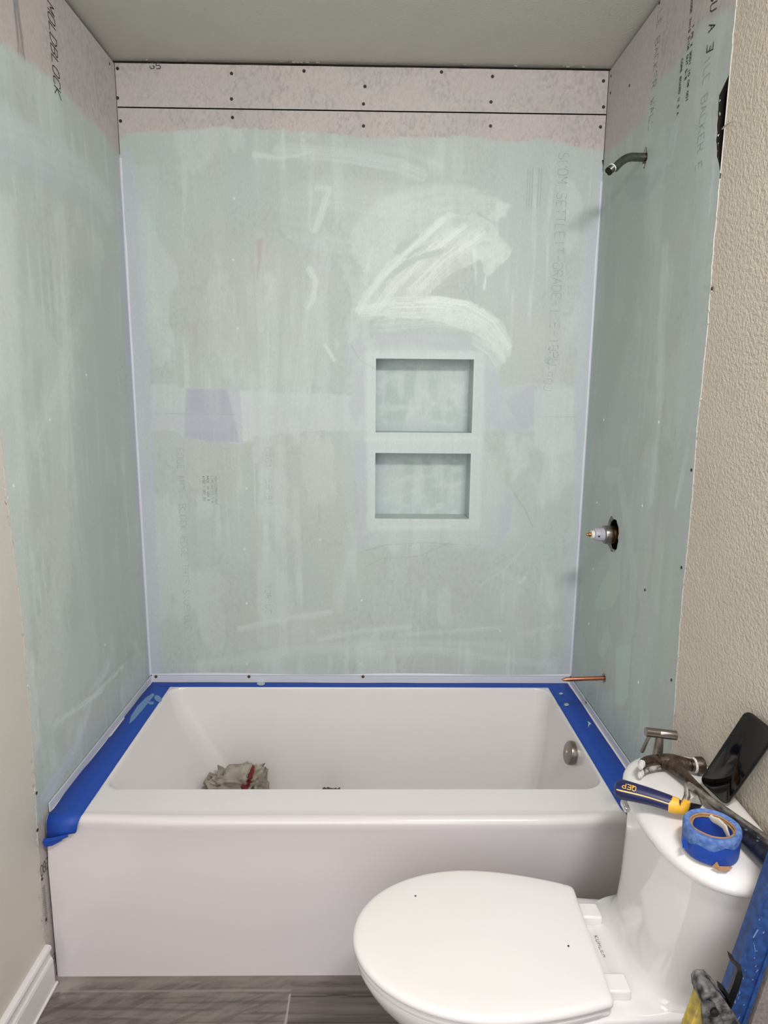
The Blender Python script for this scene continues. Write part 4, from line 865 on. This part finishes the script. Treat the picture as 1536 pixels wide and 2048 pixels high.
MB().tube([sh0-O, (sh0+sh1)/2+d_*.003-O, sh1-O, sh1+(at(1400,1588,'z',.758)-sh1)*.6-O], [(.005,.006), (.005,.006), (.0055,.007), (.004,.005)], 14).build('shank', M['blade'], tw)
b0 = at(1378, 1568, 'z', .758); b1 = at(1560, 1692, 'z', .748); bd = (b1-b0).normalized()
dn = Vector((-.25, .10, -.95)); dn = (dn-bd*dn.dot(bd)).normalized(); nb = bd.cross(dn).normalized()
def plate(a, b, w_, t_): return [[q+nb*k-O for q in (a, a+dn*w_) for k in ()] for _ in ()]
mb = MB(); Wp = .009
for (a_, w_, t_) in ((0, Wp, .0011),):
    vs = [b0, b1, b1+dn*w_, b0+bd*.004+dn*w_]; mb.add([v+nb*t_-O for v in vs]+[v-nb*t_-O for v in vs], [(0,1,2,3),(7,6,5,4),(0,4,5,1),(1,5,6,2),(2,6,7,3),(3,7,4,0)])
mb.build('blade', M['blade'], tw, 0)
v_ = [hb+d_*.006+up_*(-.006), hb+d_*.008+up_*.014, b0+bd*.022+dn*.008, b0+bd*.034+dn*.020, hb+d_*.022+up_*(-.016)]
MB().add([q+nb*.0012-O for q in v_]+[q-nb*.0012-O for q in v_], [(0,1,2,3,4),(9,8,7,6,5)]+[(i, (i+1)%5, 5+(i+1)%5, 5+i) for i in range(5)]).build('blade_bracket', M['steel'], tw, 0)
MB().tube([b0-O-bd*.002, b0-O+bd*.03, b0.lerp(b1,.5)-O, b1-O], [(.0035,.0050),(.0034,.0055),(.0032,.0055),(.003,.0055)], 10).build('blade_rib', M['blade'], tw)

# ------------------------------------------------------------------ tools at the right edge, beside the tank
def on_line(px, py, y): return at(px, py, 'y', y)
def depth_z(pxf, yv, zt):
    """a point of the pixel line pxf(py) at depth plane y=yv with height zt"""
    lo, hi = 1000, 6000
    for _ in range(50):
        mid = (lo+hi)/2
        if at(pxf(mid), mid, 'y', yv).z > zt: lo = mid
        else: hi = mid
    return at(pxf(mid), mid, 'y', yv)
lf = lambda py: 1554-(py-1717)*.352
T = depth_z(lf, -1.352, .80); Bq = depth_z(lf, -1.392, .0)
ld = (T-Bq).normalized(); lx = Vector((1, -.06, 0)); lx = (lx-ld*lx.dot(ld)).normalized(); ln = ld.cross(lx).normalized()
if ln.y > 0: ln = -ln
Lm = Matrix(((lx.x, ld.x, -ln.x, Bq.x), (lx.y, ld.y, -ln.y, Bq.y), (lx.z, ld.z, -ln.z, Bq.z), (0,0,0,1))); L3 = Lm.to_3x3()
lv = thing('spirit_level', 'scuffed blue metal spirit level leaning beside the toilet tank', 'level', Bq)
LL = (T-Bq).length+.10; LW = .040
def lbox(a, b): 
    mb = MB(); return mb.box(a, b, L3.to_4x4())
lbox((.004, 0, .004), (LW-.004, LL, .020)).build('web', M['levelb'], lv, 0)
lbox((0, 0, 0), (.0055, LL, .024)).build('rail', M['levelb'], lv, 0, bevel=.0008)
lbox((LW-.0055, 0, 0), (LW, LL, .024)).build('rail', M['levelb'], lv, 0, bevel=.0008)
yv_ = .765; lbox((.010, yv_, .0015), (LW+.0005, yv_+.07, .0225)).build('vial_housing', M['black'], lv, 0, bevel=.003)
mb = MB(); rnd = random.Random(12)
for k in range(46):
    x = rnd.uniform(.008, LW-.009); y = rnd.uniform(.45, .76); h_ = rnd.uniform(.001, .007)*(2.2 if k % 9 == 0 else 1); w_ = rnd.uniform(.0004, .0011); s_ = rnd.uniform(-.5, .5)*h_
    mb.add([L3 @ Vector(v) for v in ((x-w_, y, .0037), (x+w_, y, .0037), (x+w_+s_, y+h_, .0037), (x-w_+s_, y+h_, .0037))], [(0,1,2,3)])
o = mb.build('scuff_marks', M['scuff'], lv, 0); o['kind'] = 'stuff'
# grey straightedge
se = thing('straightedge', 'dusty grey metal straightedge beside the blue level, bottom right corner', 'straightedge', Bq+lx*(LW+.004))
lbox((0, 0, -.004), (.004, .70, .020)).build('raised_edge', M['greybar'], se, 0, bevel=.0008)
lbox((.004, 0, 0), (.062, .696, .018)).build('bar', M['greybar'], se, 0, bevel=.001)
# bucket the tool stands on (below the frame)
bk = thing('bucket', 'upturned grey bucket under the yellow and black tool', 'bucket', (.60, -1.56, 0))
MB().lathe((0,0,0), (0,0,1), [(0, .150), (.02, .150), (.022, .142), (.33, .122), (.335, .118), (.335, 0)], 40, (False, False)).build('shell', M['greybar'], bk)
# yellow and black tool
yt = -1.452
c0 = at(1437, 2040, 'y', yt)
pt = thing('power_tool', 'dust-caked yellow and black tool with a bent black clip, bottom right', 'tool', (c0.x, yt, .335))
O = Vector((c0.x, yt, .335))
def tool_ring(pxl, pxr, py, d0, d1, y=yt):
    a, b = at(pxl, py, 'y', y), at(pxr, py, 'y', y)
    return a, b
def box_section(pairs, y0, y1):
    rings = []
    for (a, b) in pairs: rings.append([Vector((a[0], y0, a[1])), Vector((b[0], y0, b[1])), Vector((b[0], y1, b[1])), Vector((a[0], y1, a[1]))])
    return rings
def PZ(px, py, y): q = at(px, py, 'y', y); return Vector((q.x, q.y, q.z))
f0 = [PZ(*p, yt) for p in ((1404,1992),(1410,1982),(1419,1979),(1432,1981),(1446,1996),(1462,2022),(1482,2050),(1500,2085))]
b0_ = [PZ(*p, yt) for p in ((1406,2010),(1413,2002),(1420,2000),(1428,2008),(1436,2024),(1446,2044),(1456,2065),(1470,2095))]
# dusty rubber spine
rings = [[p-O, q-O, q+Vector((0,.034,0))-O, p+Vector((0,.034,0))-O] for p, q in zip(f0, b0_)]
MB().loft(rings).build('rubber_spine', M['dusty'], pt, 50, bevel=.002)
blk = [PZ(*p, yt+.004) for p in ((1404,1992),(1408,2000),(1428,2004),(1442,2034),(1462,2070),(1480,2110),(1412,2110),(1408,2060),(1404,2020))]
n_ = len(blk); MB().add([p-O for p in blk]+[p+Vector((0,.026,0))-O for p in blk], [tuple(range(n_)), tuple(range(2*n_-1, n_-1, -1))]+[(i, (i+1) % n_, n_+(i+1) % n_, n_+i) for i in range(n_)]).build('black_housing', M['dusty'], pt, 40, bevel=.001)
MB().lathe(PZ(1428, 2023, yt+.002)-O, (0,-1,0), [(0,.006),(.003,.006),(.004,.0045),(.0042,0)], 18, (False,False)).build('button', M['black'], pt)
yl = [PZ(*p, yt+.008) for p in ((1403,1996),(1407,2014),(1410,2060),(1412,2115),(1360,2115),(1383,2050))]
n_ = len(yl); MB().add([p-O for p in yl]+[p+Vector((0,.02,0))-O for p in yl], [tuple(range(n_)), tuple(range(2*n_-1, n_-1, -1))]+[(i, (i+1) % n_, n_+(i+1) % n_, n_+i) for i in range(n_)]).build('yellow_housing', M['dirtyel'], pt, 40, bevel=.001)
cz_ = .335; lowx = PZ(1430, 2100, yt).x
MB().box((lowx-.030-O.x, -.002, 0), (lowx+.050-O.x, .040, PZ(1430, 2085, yt).z-O.z)).build('battery_base', M['black'], pt, 30, bevel=.004)
yc_ = yt+.022
cp_ = [PZ(*p, yc_)-O for p in ((1461,1912),(1466,1922),(1477,1932),(1479,1942),(1471,1968),(1458,2002),(1450,2020))]
MB().tube(cp_, [(.009,.0028),(.009,.0030),(.009,.0032),(.009,.0032),(.009,.0032),(.009,.0032),(.009,.0032)], 4, up=(0,1,0)).build('belt_clip', M['black'], pt, 0)
cq_ = [PZ(*p, yc_)-O for p in ((1440,1972),(1446,1980),(1456,1996))]
MB().tube(cq_, [(.009,.0035),(.009,.0035),(.009,.0032)], 4, up=(0,1,0)).build('clip_foot', M['black'], pt, 0)
